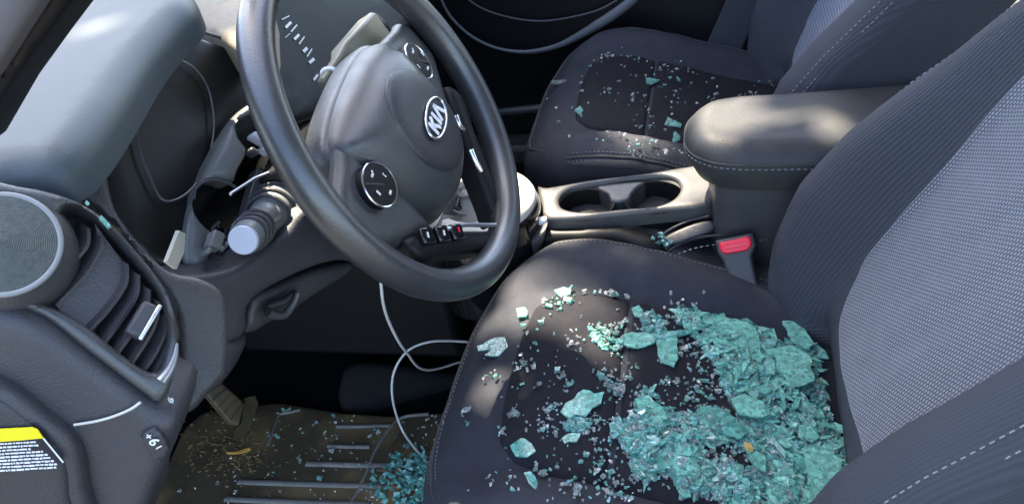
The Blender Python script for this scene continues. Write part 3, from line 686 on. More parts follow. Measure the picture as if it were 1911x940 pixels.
# switch recess with small white marks, lower right of the end panel
puff('switch_plate', [ep(a, b, .0125) for a, b in ((262, 812), (285, 796), (304, 812), (316, 838), (300, 868), (282, 850))], PLASTIC, dash, n=EN, r=.004, h=.001, thick=.003, res=.006)
swp = dash.children[-1]
def txt(name, s, c, size, ex, ey, m, parent, ext=.0004):
    cu = bpy.data.curves.new('t', 'FONT'); cu.body = s; cu.size = size; cu.extrude = ext; cu.align_x = 'CENTER'; cu.align_y = 'CENTER'; cu.resolution_u = 4
    ob = bpy.data.objects.new('t', cu); COL.objects.link(ob); dg = bpy.context.evaluated_depsgraph_get(); dg.update()
    me = ob.evaluated_get(dg).to_mesh(); vs = np.array([tuple(q.co) for q in me.vertices]); fs = [list(q.vertices) for q in me.polygons]
    ob.evaluated_get(dg).to_mesh_clear(); bpy.data.objects.remove(ob); bpy.data.curves.remove(cu)
    ez = np.cross(ex, ey); return mesh(name, c+np.outer(vs[:, 0], ex)+np.outer(vs[:, 1], ey)+np.outer(vs[:, 2], ez), fs, m, parent)
ex = unit(ep(296, 833)-ep(278, 815)); ey = np.cross(EN, ex)
for s, q, sz in (('+', (277, 814), .007), ('6', (287, 824), .0095), ('I', (296, 834), .006)):
    txt('switch_mark', s, ep(*q, .0150), sz, ex, ey, WHITE, swp)
# trim sliver right of the vent
mesh('trim_sliver', *tube(spline([vp(a, b, .004) for a, b in ((330, 640), (326, 665), (316, 690), (300, 712))], 6), np.linspace(.001, .0045, 19), 8), SILVER, dash, smooth=True)
mesh('torn_trim', *prism([WX(a, b, -.56) for a, b in ((335, 430), (346, 436), (344, 470), (330, 502), (312, 488))], EX, .004), mat('raw_plastic', (.55, .52, .42), .6, .4, var=.2), dash)
# knee panel under the column, its recess and the release lever
KN = unit((.80, -.30, -.30)); KN = unit((.86, -.42, .10)); KP = np.array([-.53, -.17, .60])
def kp(a, b, k=0.): return WN(a, b, KN, KP+KN*k)
kn = [(338, 520), (372, 512), (430, 500), (480, 468), (530, 430), (556, 392), (600, 385), (690, 420), (760, 470), (740, 510), (655, 485), (590, 492), (510, 528), (462, 560), (455, 590), (456, 622), (398, 640), (372, 610), (345, 570)]
puff('knee_panel', [kp(a, b) for a, b in kn], PLASTIC_G, dash, n=KN, r=.008, h=.008, thick=.06, res=.009, sm=2)
rc_ = [(460, 575), (470, 552), (512, 532), (590, 500), (660, 488), (640, 515), (585, 548), (540, 580), (500, 600), (458, 622)]
puff('knee_recess', [kp(a, b, -.03) for a, b in rc_], PLASTIC, dash, n=KN, r=.008, h=.006, thick=.02, res=.009, sm=2)
lv = mesh('release_lever', *tube(spline([kp(a, b, -.005) for a, b in ((500, 582), (515, 588), (532, 586), (548, 566), (556, 546))], 6), np.linspace(.005, .0035, 25), 8), PLASTIC_S, dash, smooth=True)
mesh('lever_bracket', *tube(spline([kp(a, b, -.012) for a, b in ((498, 585), (506, 570), (530, 562), (552, 545))], 6), .004, 8), PLASTIC, lv, smooth=True)
low = [(398, 636), (430, 628), (458, 620), (452, 650), (430, 690), (402, 722), (388, 722), (380, 690)]
puff('lower_skirt', [kp(a, b, -.012) for a, b in low], PLASTIC, dash, n=KN, r=.010, h=.008, thick=.05, res=.009, sm=2)
# centre stack behind the wheel
v, f = prism([(-.60, .22, .72), (-.585, .22, .52), (-.56, .22, .40), (-.50, .22, .33), (-.50, .22, .10), (-.9, .22, .10), (-.9, .22, .72)], -EY, .27); bevelled(mesh('centre_stack', v, f, BLACK, dash), .012, 2)
TN = unit((.62, -.2, .75)); TP = np.array([-.52, .26, .40])
def tp(a, b, k=0.): return WN(a, b, TN, TP+TN*k)
puff('stack_tray', [tp(a, b) for a, b in ((825, 400), (860, 405), (912, 415), (930, 455), (905, 452), (830, 436), (810, 430))], mat('dusty_tray', (.085, .075, .07), .5, .4, var=.2, dust=.2), dash, n=TN, r=.004, h=.003, thick=.02, res=.008)
sk = puff('socket_lid', [tp(a, b, .006) for a, b in ((848, 388), (858, 355), (866, 350), (900, 362), (906, 372), (902, 392), (895, 400))], GLOSS, dash, n=TN, r=.003, h=.002, thick=.01, res=.006)
mesh('lid_rim', *tube(spline([tp(a, b, .009) for a, b in ((858, 352), (880, 357), (902, 367))], 5), .0014, 6), CHROME, sk, smooth=True)
mesh('lid_rim', *tube(spline([tp(a, b, .009) for a, b in ((846, 392), (870, 400), (895, 404), (903, 396))], 5), .0012, 6), SILVER, sk, smooth=True)
mesh('red_marker', *tube(np.array([tp(902, 412, .006), tp(915, 446, .006)]), .0016, 5), COPPER, dash)
puff('side_stack_panel', [tp(a, b, -.004) for a, b in ((905, 345), (935, 350), (950, 390), (945, 450), (925, 456), (912, 420))], BLACK, dash, n=TN, r=.004, h=.003, thick=.02, res=.008)

# ================================================================== centre console
con = thing('center_console', 'centre console with twin cup holders, ivory shifter ring and padded armrest', 'console', (-.1, .345, .0))
ZC = .33
top = [(1004, 348), (1020, 354), (1100, 340), (1200, 328), (1290, 314), (1322, 312), (1340, 345), (1326, 384), (1240, 394), (1150, 404), (1060, 411), (1018, 408), (1010, 380)]
cup = [(1043, 380), (1048, 367), (1065, 356), (1095, 349), (1130, 344), (1165, 338), (1200, 334), (1235, 332), (1260, 337), (1271, 350), (1266, 366), (1250, 380), (1220, 390), (1180, 392), (1140, 396), (1110, 399), (1075, 399), (1050, 392)]
CONTOP = mat('console_top_plastic', (.062, .061, .060), .38, .5, var=.12, bump=.2, dust=.15, dcol=(.17, .15, .12))
puff('top_panel', [WZ(a, b, ZC) for a, b in top], CONTOP, con, n=EZ, r=.008, h=.006, thick=.02, res=.007, sm=3, holes=[[WZ(a, b, ZC) for a, b in cup]])
cw = thing  # cup wells
for (a, b, rr_) in ((1092, 378, .040), (1222, 364, .042)):
    c = WZ(a, b, ZC); c = np.array([c[0], c[1], 0])
    v, f = lathe([(rr_+.004, ZC-.002), (rr_, ZC-.004), (rr_-.003, ZC-.075), (.001, ZC-.076)], c, EZ, 40); f = f[:-2]
    mesh('cup_well', v, f, BLACK, con, smooth=True)
puff('cup_divider', [WZ(a, b, ZC-.004) for a, b in ((1110, 351), (1150, 345), (1205, 341), (1190, 352), (1178, 366), (1172, 376), (1142, 379), (1134, 364))], PLASTIC_S, con, n=EZ, r=.005, h=.004, thick=.05, res=.006, sm=2)
# body below
bo = [(-.37, .275), (-.30, .268), (-.20, .262), (-.10, .255), (.0, .25), (.3, .25), (.3, .45), (0, .45), (-.2, .44), (-.36, .43)]
v, f, uv = puff2(np.array(bo), np.array([0, 0, .0]), EX, EY, EZ, r=.022, h=.022, thick=.26, res=.012, height=lambda x, y: .30-.022-.05*sstep(-.20, -.06, x)+0*y)
mesh('body', v, f, PLASTIC, con, smooth=True, uv=uv, auto=70)
v, f, uv = puff2(spline([(-.37, .265), (-.25, .262), (-.20, .25), (-.17, .262), (-.20, .29), (-.30, .285), (-.37, .285)], 3, True), np.zeros(3), EX, EY, EZ, r=.014, h=.014, thick=.20, res=.009, height=lambda x, y: .318-.014-.25*np.clip(x+.24, 0, 1))
mesh('side_roll', v, f, BLACK, con, smooth=True, uv=uv, auto=70)
# armrest: box, padded lid, seams
bx = spline([(-.108, .31), (-.10, .285), (-.06, .277), (.1, .275), (.30, .275), (.30, .43), (-.06, .43), (-.10, .42), (-.112, .39), (-.114, .35)], 3, True)
v, f, uv = puff2(bx, np.zeros(3), EX, EY, EZ, r=.006, h=.006, thick=.17, res=.010, height=lambda x, y: .388+0*x, tflare=.03)
mesh('storage_box', v, f, PLASTIC_G, con, smooth=True, uv=uv, auto=70)
mesh('box_edge', *tube(spline([(-.062, .2745, .383), (.0, .2735, .386), (.08, .273, .386)], 5), .0012, 6), PLASTIC_G, con, smooth=True)
ld = spline([(-.148, .345), (-.143, .31), (-.122, .283), (-.085, .268), (0, .263), (.3, .263), (.3, .435), (-.02, .437), (-.09, .433), (-.125, .418), (-.144, .385)], 4, True)
lo2 = np.array(ld)
v, f, uv = puff2(lo2, np.zeros(3), EX, EY, EZ, r=.034, h=.034, thick=.030, res=.009, height=lambda x, y: .447-.034+0*x, tflare=-.06)
lid = mesh('armrest_lid', v, f, LEATHERETTE, con, smooth=True, uv=uv, auto=75)
cm_ = lo2.mean(0)
for k, zz in enumerate((.4240, .4185)):
    P = resample(lo2, .004); P = np.array([(x, y, zz) for x, y in P]); n_ = np.stack([P[:, 0]-cm_[0], P[:, 1]-cm_[1]], 1); n_ /= np.linalg.norm(n_, axis=1)[:, None]
    P[:, :2] += n_*(-.0012 if k == 0 else -.0002)
    if k == 0: mesh('lid_piping', *tube(P, .0016, 6, True), LEATHERETTE, lid, smooth=True)
    else:
        s_ = mesh('stitching', *join([tube(P[i:i+2], .0007, 4) for i in range(0, len(P)-1, 2)]), THREAD, lid); s_['kind'] = 'stuff'
# handbrake slot pad and seams on the flank
SNN = unit((.0, -.55, .83)); SPP = np.array([-.1, .252, .278])
def fp(a, b, k=0.): return WN(a, b, SNN, SPP+SNN*k)
puff('slot_pad', [fp(a, b, .004) for a, b in ((1240, 458), (1236, 446), (1260, 432), (1295, 418), (1325, 412), (1336, 420), (1325, 434), (1290, 446), (1258, 458))], PLASTIC_G, con, n=SNN, r=.005, h=.004, thick=.012, res=.006, sm=2)
mesh('slot_edge', *tube(spline([fp(a, b, .006) for a, b in ((1228, 446), (1250, 428), (1285, 412), (1322, 403))], 6), .0016, 6), PLASTIC_G, con, smooth=True)
mesh('flank_seam', *tube(spline([fp(a, b, .002) for a, b in ((1245, 470), (1275, 452), (1310, 442), (1370, 436), (1476, 424))], 6), .0020, 6), PLASTIC_G, con, smooth=True)
D = resample(spline([fp(a, b, .003) for a, b in ((1265, 474), (1300, 462), (1340, 456), (1400, 450), (1480, 442))], 6), .004, False)
s_ = mesh('stitching', *join([tube(D[i:i+2], .0007, 4) for i in range(0, len(D)-1, 2)]), THREAD, con); s_['kind'] = 'stuff'
# shifter bezel
gc = np.array([-.443, .292, 0])
v, f = lathe([(.089, .20), (.088, .345), (.085, .352), (.05, .352)], gc, EZ, 48); mesh('shifter_base', v, f, GLOSS, con, smooth=True)
v, f = lathe([(.083, .350), (.0835, .358), (.080, .364), (.070, .367), (.060, .364), (.057, .356), (.057, .350)], gc, EZ, 56); f = f[:-2]
mesh('shifter_ring', v, f, RING, con, smooth=True)
v, f = lathe([(.056, .352), (.035, .358), (.018, .37), (.014, .372), (.012, .376), (.002, .378)], gc-EX*.02, EZ, 32); mesh('gear_lever', v, f, PLASTIC_S, con, smooth=True)
v, f = box(WZ(1014, 415, ZC-.005), (.012, .010, .016)); bevelled(mesh('panel_clip', v, f, WHITE, con), .002)
puff('front_flank', [WY(a, b, .258) for a, b in ((940, 515), (962, 468), (1010, 432), (1018, 436), (1008, 470), (1000, 500), (985, 530))], PLASTIC_G, con, r=.008, h=.006, thick=.02, res=.008, sm=2)

# ================================================================== seat belt buckle
bk = thing('seat_belt_buckle', 'seat belt buckle with red release button between driver seat and console', 'seat belt buckle', tuple(WY(1395, 550, .245)))
q = [(1342, 452), (1398, 440), (1404, 456), (1396, 470), (1352, 478), (1344, 466)]
BN = unit((-.15, -.75, .65)); BP = WY(1375, 460, .245)
def bp_(a, b, k=0.): return WN(a, b, BN, BP+BN*k)
puff('buckle_body', [bp_(a, b) for a, b in ((1335, 449), (1405, 434), (1412, 458), (1403, 478), (1412, 520), (1418, 540), (1382, 550), (1370, 545), (1349, 486), (1339, 472))], PLASTIC_G, bk, n=BN, r=.005, h=.005, thick=.022, res=.005)
puff('release_button', [bp_(a, b, .0055) for a, b in ((1341, 453), (1399, 440), (1404, 456), (1396, 467), (1354, 475), (1344, 468))], RED, bk, n=BN, r=.003, h=.003, thick=.004, res=.004)
mesh('button_slot', *tube(np.array([bp_(1354, 463, .0085), bp_(1394, 455, .0085)]), .0010, 5), mat('red_light', (.75, .10, .12), .4, .4), bk)
puff('stalk_sleeve', [bp_(a, b, -.006) for a, b in ((1376, 540), (1416, 530), (1420, 560), (1400, 600), (1385, 590))], BLACK, bk, n=BN, r=.004, h=.003, thick=.014, res=.006)

# ================================================================== passenger door, pillar
pd = thing('passenger_door', 'black front passenger door panel with a curved pale pocket rim', 'car door', (-.4, 1.05, .1))
v, f = prism([(-1.2, 1.04, .0), (.25, 1.04, .0), (.25, 1.04, .72), (-.4, 1.04, .76), (-1.2, 1.04, .80)], -EY, .08); bevelled(mesh('door_card', v, f, mat('door_black', (.008, .008, .010), .5, .4), pd), .02)
big = [(800, -60), (815, -20), (840, 30), (880, 68), (930, 91), (985, 97), (1040, 86), (1090, 62), (1140, 31), (1180, 0), (1215, -40)]
P = spline([WY(a, b, .985) for a, b in big], 6); rads = np.interp(np.linspace(0, 1, len(P)), [0, .4, .6, .75, 1], [.003, .0035, .006, .011, .010])
pk = mesh('pocket_rim', *tube(P, rads, 10), mat('rim_grey', (.13, .135, .15), .4, .6), pd, smooth=True)
puff('door_pocket', [WY(a, b, .995) for a, b in [(810, -60)]+big[1:-1]+[(1205, -60)]], BLACK, pd, n=-EY, r=.012, h=.010, thick=.045, res=.016)
P = spline([WY(a, b, .965) for a, b in ((850, -20), (895, 14), (950, 33), (1010, 40), (1070, 32), (1120, 18), (1160, -4))], 6)
mesh('armrest_edge', *tube(P, .0025, 8), PLASTIC_G, pd, smooth=True)
v, f = box((-.55, 1.0, .02), (1.2, .07, .05)); bevelled(mesh('sill_trim', v, f, PLASTIC_S, pd), .012, 3)
mesh('sill_rail', *tube(np.array([WY(860, 222, .95), WY(905, 214, .95), WY(1040, 200, .95)]), .011, 10), PLASTIC_S, pd, smooth=True)
pl = thing('door_pillar', 'dark trim of the pillar behind the passenger seat', 'pillar', (.25, 1.05, .1))
v, f = prism([(.02, 1.03, .0), (.35, 1.03, .0), (.40, 1.03, 1.2), (.26, 1.03, 1.2), (.14, 1.03, .6)], -EY, .07); bevelled(mesh('pillar_trim', v, f, PLASTIC_G, pl), .015)
mesh('belt_strip', *prism([WY(a, b, .955) for a, b in ((1316, 92), (1340, 40), (1366, -20), (1430, -20), (1402, 50), (1376, 108), (1345, 112))], -EY, .012), mat('belt_web', (.055, .058, .070), .8, .2, bump=.4), pl)
mesh('belt_guide', *tube(spline([WY(a, b, .93) for a, b in ((1384, 137), (1405, 130), (1428, 118))], 4), .0035, 6), PLASTIC_G, pl, smooth=True)
ap = thing('windshield_pillar', 'grey windshield pillar trim with black seal at the upper left', 'pillar', (-.7, -.4, .75))
puff('pillar_trim', [WY(a, b, -.40) for a, b in ((-60, 210), (0, 122), (78, 0), (130, -80), (-60, -80))], mat('pillar_grey', (.11, .105, .11), .6, .3, var=.1), ap, n=-EY, r=.01, h=.006, thick=.03, res=.012)
puff('black_seal', [WY(a, b, -.385) for a, b in ((-60, 300), (-60, 200), (0, 118), (75, -5), (130, -80), (190, -80), (140, -2), (62, 104), (0, 192))], BLACK, ap, n=-EY, r=.006, h=.005, thick=.03, res=.010)

# ================================================================== footwell: mat, pedal, tunnel, cable
ZM = .012
fm = thing('floor_mat', 'ribbed black rubber mat, dusty and gritty, in the driver footwell', 'floor mat', (-.75, .05, .0))
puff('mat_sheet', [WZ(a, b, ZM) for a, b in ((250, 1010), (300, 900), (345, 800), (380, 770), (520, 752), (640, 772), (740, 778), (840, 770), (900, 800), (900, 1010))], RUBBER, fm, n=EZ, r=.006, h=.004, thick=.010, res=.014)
for (a, b, c, d, w_) in ((628, 795, 735, 793, 2.2), (612, 831, 690, 833, 2.4), (572, 864, 745, 868, 3.2), (445, 898, 725, 906, 3.2), (420, 930, 690, 940, 3.2), (520, 772, 560, 764, 1.6), (520, 775, 500, 830, 1.4)):
    P = spline([WZ(a, b, ZM+.005), WZ((a+c)/2, (b+d)/2+.6, ZM+.0055), WZ(c, d, ZM+.005)], 6)
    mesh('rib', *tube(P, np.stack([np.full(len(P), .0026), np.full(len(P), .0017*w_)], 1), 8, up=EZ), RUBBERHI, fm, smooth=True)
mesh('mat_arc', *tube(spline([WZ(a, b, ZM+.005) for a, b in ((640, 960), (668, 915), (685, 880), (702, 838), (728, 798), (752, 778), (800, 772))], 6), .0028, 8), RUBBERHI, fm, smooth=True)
for (a, b, c, d) in ((716, 846, 760, 776+10), (735, 870, 800, 790), (760, 890, 840, 800), (700, 876, 760, 878), (690, 905, 760, 908), (745, 925, 800, 850), (790, 930, 840, 870)):
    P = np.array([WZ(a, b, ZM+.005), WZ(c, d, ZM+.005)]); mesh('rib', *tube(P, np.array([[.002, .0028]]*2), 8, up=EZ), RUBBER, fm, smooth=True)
# tunnel side / dead area right of the mat
puff('tunnel_carpet', [WN(a, b, unit((.35, -.75, .55)), (-.68, .25, .06)) for a, b in ((640, 695), (690, 674), (830, 694), (905, 705), (905, 790), (740, 780), (640, 772))], mat('tunnel_cloth', (.009, .009, .010), .9, .2, var=.3, vscale=200, bump=.5), None, r=.02, h=.014, thick=.05, res=.014, sm=2)
tag(COL.objects[-1], kind='structure')
pdl = thing('footrest_pedal', 'muddy ribbed pedal at the left of the dark driver footwell', 'pedal', tuple(WZ(430, 800, .05)))
PN = unit((.75, -.25, .6)); PP = WZ(425, 760, .10)
def pp(a, b, k=0.): return WN(a, b, PN, PP+PN*k)
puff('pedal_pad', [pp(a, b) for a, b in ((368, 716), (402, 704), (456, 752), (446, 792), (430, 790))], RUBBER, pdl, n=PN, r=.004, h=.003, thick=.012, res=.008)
for k in range(6):
    t_ = k/5; a = (374+t_*56, 722+t_*62); b = (400+t_*52, 710+t_*44)
    mesh('pad_rib', *tube(np.array([pp(*a, .004), pp(*b, .004)]), .0018, 6), RUBBER, pdl, smooth=True)
mesh('pedal_arm', *prism([pp(a, b, -.004) for a, b in ((456, 742), (476, 738), (482, 752), (470, 790), (458, 812), (436, 818), (438, 802), (450, 790))], PN, .01), mat('muddy_arm', (.055, .043, .018), .7, .3, var=.5, vscale=60, bump=.6), pdl)
rnd = random.Random(11)
parts = []
for k in range(420):
    a, b = rnd.gauss(430, 46), rnd.gauss(838, 32); c = WZ(a, b, ZM+.004); s = rnd.uniform(.0012, .0042)
    ax_ = [unit(RNG.normal(size=3)) for _ in range(2)]; e1 = ax_[0]; e2 = unit(np.cross(e1, ax_[1])); e3 = np.cross(e1, e2)
    parts.append(box(c, (s*rnd.uniform(.8, 2), s, s*.5), (e1, e2, e3)))
tag(mesh('dirt_crumbs', *join(parts), MUD), 'dry tan mud crumbs scattered beside the pedal', 'dirt', kind='stuff')
lf = thing('dried_leaf', 'curled orange brown dried leaf on the floor mat below the pedal', 'leaf', tuple(WZ(448, 846, .02)))
V = []
for i, s in enumerate(np.linspace(-1, 1, 9)):
    for j in (-1, 0, 1): V.append(WZ(448+s*22, 846-s*4, ZM+.010)+np.array([j*.006*(1-s*s), 0, .006*abs(j)+.004*s*s]))
mesh('blade', V, [[i*3+j, i*3+j+1, i*3+j+4, i*3+j+3] for i in range(8) for j in (0, 1)], mat('leaf_brown', (.42, .24, .05), .7, .3, var=.3), lf, smooth=True)
cab = spline([WX(708, 490, -.48), WX(711, 530, -.48), WX(716, 570, -.49), WX(730, 610, -.51), WX(757, 655, -.53)] + [WX(800, 690, -.54), np.array([-.48, .26, .075]), np.array([-.42, .30, .055]), WX(905, 640, -.46), WX(845, 636, -.50), WX(800, 638, -.53), WX(760, 655, -.56), WX(735, 695, -.58), WX(733, 745, -.59)] + [WZ(750, 800, .03), WZ(780, 843, .022), WZ(806, 870, .02), WZ(840, 900, .02)], 8)
tag(mesh('charging_cable', *tube(cab, .0019, 8), CABLE, smooth=True), 'thin white charging cable looping down from the dash to the floor mat', 'cable')

# ================================================================== broken glass
def crumb(c, s, flat=.55, nrm=None):
    """irregular little block of tempered glass"""
    if nrm is None:
        e1 = unit(RNG.normal(size=3)); e2 = unit(np.cross(e1, RNG.normal(size=3)))
    else:
        n0 = unit(np.asarray(nrm)+RNG.normal(size=3)*.22); e1 = unit(np.cross(n0, RNG.normal(size=3))); e2 = np.cross(n0, e1)
    e3 = np.cross(e1, e2)
    V, F = box((0, 0, 0), (s*RNG.uniform(.7, 1.7), s*RNG.uniform(.6, 1.0), max(.0024, s*flat)), (e1, e2, e3))
    V = V*(1+RNG.normal(size=(8, 1))*.13)+RNG.normal(size=(8, 3))*s*.07
    return V+c, F
def slab(pxs, yc=0., lift=.004, tilt=(0, 0), t=.0022, jag=.0006):
    """cracked piece of sheet glass: outline read from the photograph, lying on the cushion"""
    m_ = np.mean(pxs, 0); c = on_seat(*m_, yc, lift*.36) if yc is not None else WZ(*m_, ZM+.010)
    n_ = unit(np.array([.14+tilt[0]*.25, tilt[1]*.25, 1.0]))
    P = np.array([WN(a, b, n_, c) for a, b in pxs]); out_ = []
    for i in range(len(P)):                       # straight broken edges with small bites
        a_, b_ = P[i], P[(i+1) % len(P)]; k_ = max(1, int(np.linalg.norm(b_-a_)/.006)); out_.append(a_)
        for j in range(1, k_): out_.append(a_+(b_-a_)*(j+RNG.uniform(-.3, .3))/k_+RNG.normal(size=3)*.0011*np.array([1, 1, .2]))
    P = np.array(out_)
    return prism(P+n_*t*.5, n_, t)
def rect(cx_, cy_, l, w, ang):
    a = R(ang); d = np.array([math.cos(a), math.sin(a)]); q = np.array([-d[1], d[0]])
    return [tuple(np.array([cx_, cy_])+d*i*l/2+q*j*w/2) for i, j in ((-1, -.8), (-.4, -1), (.6, -1), (1, -.5), (.9, .8), (.1, 1), (-.8, .9))]
SHARDS = [
 ('largest flat sheet of cracked green glass, topmost in the driver seat heap', [(1310, 592), (1345, 590), (1385, 600), (1410, 612), (1416, 640), (1398, 670), (1385, 690), (1350, 660), (1318, 622)], .030, (.05, .05), GL_SHEET),
 ('narrow green glass strip leaning against the backrest bolster of the driver seat', [(1452, 578), (1464, 576), (1500, 612), (1520, 642), (1508, 652), (1478, 640)], .030, (-.25, .15), GL_SHEET),
 ('jagged green glass piece along the far seam of the driver seat insert', [(1258, 577), (1280, 574), (1306, 590), (1316, 612), (1300, 618), (1270, 606), (1258, 592)], .008, (0, .1), GL_SHEET),
 ('square standing piece of green glass left of the largest sheet', [(1224, 632), (1262, 630), (1266, 668), (1258, 684), (1232, 676)], .010, (.1, -.1), GL_SHEET),
 ('flat pointed green glass piece left of the square one on the driver seat', [(1158, 628), (1180, 620), (1222, 624), (1222, 640), (1190, 650), (1165, 644)], .008, (0, .1), GL_SHEET),
 ('dark bottle green glass sliver above the square piece on the driver seat', [(1216, 622), (1250, 618), (1292, 614), (1290, 622), (1240, 632), (1218, 630)], .010, (.1, .2), GL_C),
 ('rounded green glass lump at the far edge of the seat insert near the cross seam', [(1178, 576), (1192, 570), (1200, 580), (1196, 592), (1184, 590)], .006, (0, 0), GL_SHEET),
 ('green glass piece lying alone at the sunlit front of the driver seat', [(890, 646), (915, 634), (942, 630), (948, 648), (930, 664), (905, 662), (918, 652), (892, 654)], .005, (0, 0), GL_A),
 ('small square green glass piece near the front far corner of the driver seat', [(963, 576), (980, 574), (983, 590), (966, 592)], .004, (0, 0), GL_A),
 ('oval green glass piece on the insert seam nearest the steering wheel', [(1034, 542), (1052, 536), (1066, 540), (1064, 550), (1044, 552)], .004, (0, 0), GL_A),
 ('leaf shaped cracked green glass piece in the middle of the driver seat', [(1046, 768), (1056, 752), (1072, 744), (1078, 734), (1100, 729), (1110, 735), (1127, 731), (1122, 752), (1106, 760), (1094, 776), (1074, 774), (1062, 782)], .008, (0, .05), GL_SHEET),
 ('small green glass piece just below the leaf shaped one on the driver seat', [(1048, 818), (1068, 808), (1084, 808), (1076, 824), (1054, 828)], .006, (0, 0), GL_SHEET),
 ('rough green glass clump at the front left of the seat insert', [(952, 832), (972, 818), (992, 828), (1000, 842), (984, 852), (962, 850)], .006, (0, 0), GL_SHEET),
 ('green glass piece on the front seam near the bottom edge of the photograph', [(978, 882), (990, 880), (1004, 902), (1000, 914), (986, 900)], .005, (0, 0), GL_A),
 ('long green glass sheet across the middle of the heap on the driver seat', [(1296, 772), (1306, 758), (1340, 760), (1366, 776), (1396, 806), (1380, 820), (1340, 806), (1310, 792)], .020, (0, .1), GL_C),
 ('broad green glass sheet below the long one in the heap', [(1244, 846), (1262, 842), (1300, 866), (1306, 884), (1290, 888), (1246, 868)], .018, (.05, 0), GL_SHEET),
 ('angular green glass sheet at the top of the middle heap', [(1184, 744), (1206, 738), (1232, 756), (1250, 776), (1226, 800), (1196, 786)], .020, (0, -.05), GL_SHEET),
 ('green glass sheet at the left tip of the middle heap', [(1144, 782), (1156, 776), (1172, 794), (1180, 808), (1160, 812)], .008, (0, 0), GL_SHEET),
 ('green glass sheet tilted in the right heap under the backrest', [(1360, 744), (1390, 736), (1424, 750), (1440, 772), (1416, 780), (1380, 774)], .040, (.1, .1), GL_SHEET),
 ('green glass strip at the bottom of the middle heap', [(1258, 888), (1270, 890), (1280, 916), (1290, 926), (1272, 930), (1262, 910)], .008, (0, 0), GL_SHEET),
 ('wide pale green sheet in the right heap beside the tan crumb', [(1394, 850), (1412, 842), (1430, 858), (1428, 880), (1410, 872)], .024, (0, 0), GL_SHEET),
 ('green glass sheet at the bottom right of the heap against the backrest', [(1500, 840), (1540, 830), (1572, 860), (1570, 910), (1530, 915), (1504, 880)], .050, (-.15, 0), GL_SHEET),
 ('green glass sheet in the upper right of the heap below the leaning strip', [(1440, 650), (1480, 646), (1512, 668), (1520, 710), (1490, 722), (1450, 690)], .048, (-.1, .05), GL_SHEET),
 ('long thin green glass splinter on the passenger seat cross seam', [(1224, 214), (1236, 214), (1272, 232), (1270, 238), (1240, 234)], None, (0, 0), GL_A),
 ('flat green glass splinter near the middle of the passenger seat insert', [(1194, 148), (1212, 146), (1230, 150), (1216, 158), (1200, 156)], None, (0, 0), GL_A),
 ('pale straight glass splinter at the front of the passenger seat', [(1028, 152), (1056, 150), (1057, 155), (1029, 157)], None, (0, 0), GL_B),
 ('green glass chip on the front seam of the passenger seat insert', [(1072, 208), (1082, 198), (1090, 210), (1086, 220)], None, (0, 0), GL_A),
 ('green glass chip below the long splinter on the passenger seat', [(1252, 250), (1262, 246), (1270, 258), (1258, 270)], None, (0, 0), GL_A),
]
n_ind = 0
for lab_, pxs, lift, tilt, gm_ in SHARDS:
    side = lift is None
    v, f = slab(pxs, .713 if side else 0., .002 if side else lift, tilt)
    tag(mesh('glass_shard', v, f, gm_), lab_, 'glass shard', 'pieces of the broken window'); n_ind += 1
# loose crumbs one by one
def put(P, s, gmm, label, grp, nrm=EZ):
    global n_ind
    v, f = crumb(P, s, .6, nrm); tag(mesh('glass_crumb', v, f, gmm), label, 'glass crumb', grp); n_ind += 1
LP = 'tiny glass crumb lying loose on the passenger seat'; GP = 'glass crumbs on the passenger seat'
pas = [(1110, 112), (1122, 108), (1134, 106), (1143, 104), (1102, 124), (1160, 104), (1172, 106), (1192, 110), (1208, 114), (1240, 121), (1246, 124), (1284, 132), (1294, 136), (1330, 146), (1166, 123), (1186, 142), (1205, 141), (1154, 151), (1240, 158), (1128, 172), (1137, 166), (1180, 177), (1181, 184), (1202, 178), (1148, 188), (1181, 188), (1098, 192), (1255, 134), (1266, 148), (1261, 170), (1258, 178), (1290, 155), (1322, 182), (1336, 176), (1338, 162), (1067, 201), (1038, 201), (1043, 228), (1062, 254), (1253, 200), (1254, 213), (1210, 204), (1210, 210), (1187, 235), (1196, 236), (1213, 234), (1133, 245), (1155, 247), (1166, 251), (1242, 242), (1278, 254), (1187, 262), (1190, 270), (1216, 263), (1224, 264), (1202, 280), (1183, 280), (1174, 275), (1242, 283), (1272, 285), (1020, 184), (1085, 170), (1084, 154), (1250, 145), (1253, 190), (1300, 193), (1328, 190), (1390, 176), (1400, 172), (1380, 178), (1410, 174), (1440, 158), (1436, 152), (1285, 128), (1262, 128), (1232, 128)]
for (a, b) in pas:
    s = float(RNG.choice([.003, .004, .005, .0065], p=[.35, .35, .2, .1])); 
    z_ = 'front part of the passenger seat outside its insert' if a < 1090 else ('near bolster of the passenger seat' if b > 262 else ('passenger seat close to the armrest' if a > 1245 else ('far seam of the passenger seat insert' if b < 128 else 'middle of the passenger seat insert panel')))
    put(on_seat(a, b, .713, .003), s, GL_B if RNG.random() < .8 else GL_A, 'tiny loose glass crumb on the '+z_, 'glass crumbs on the '+z_)
LD = 'small glass crumb lying loose on the driver seat beside the heap'; GD = 'loose glass crumbs on the driver seat'
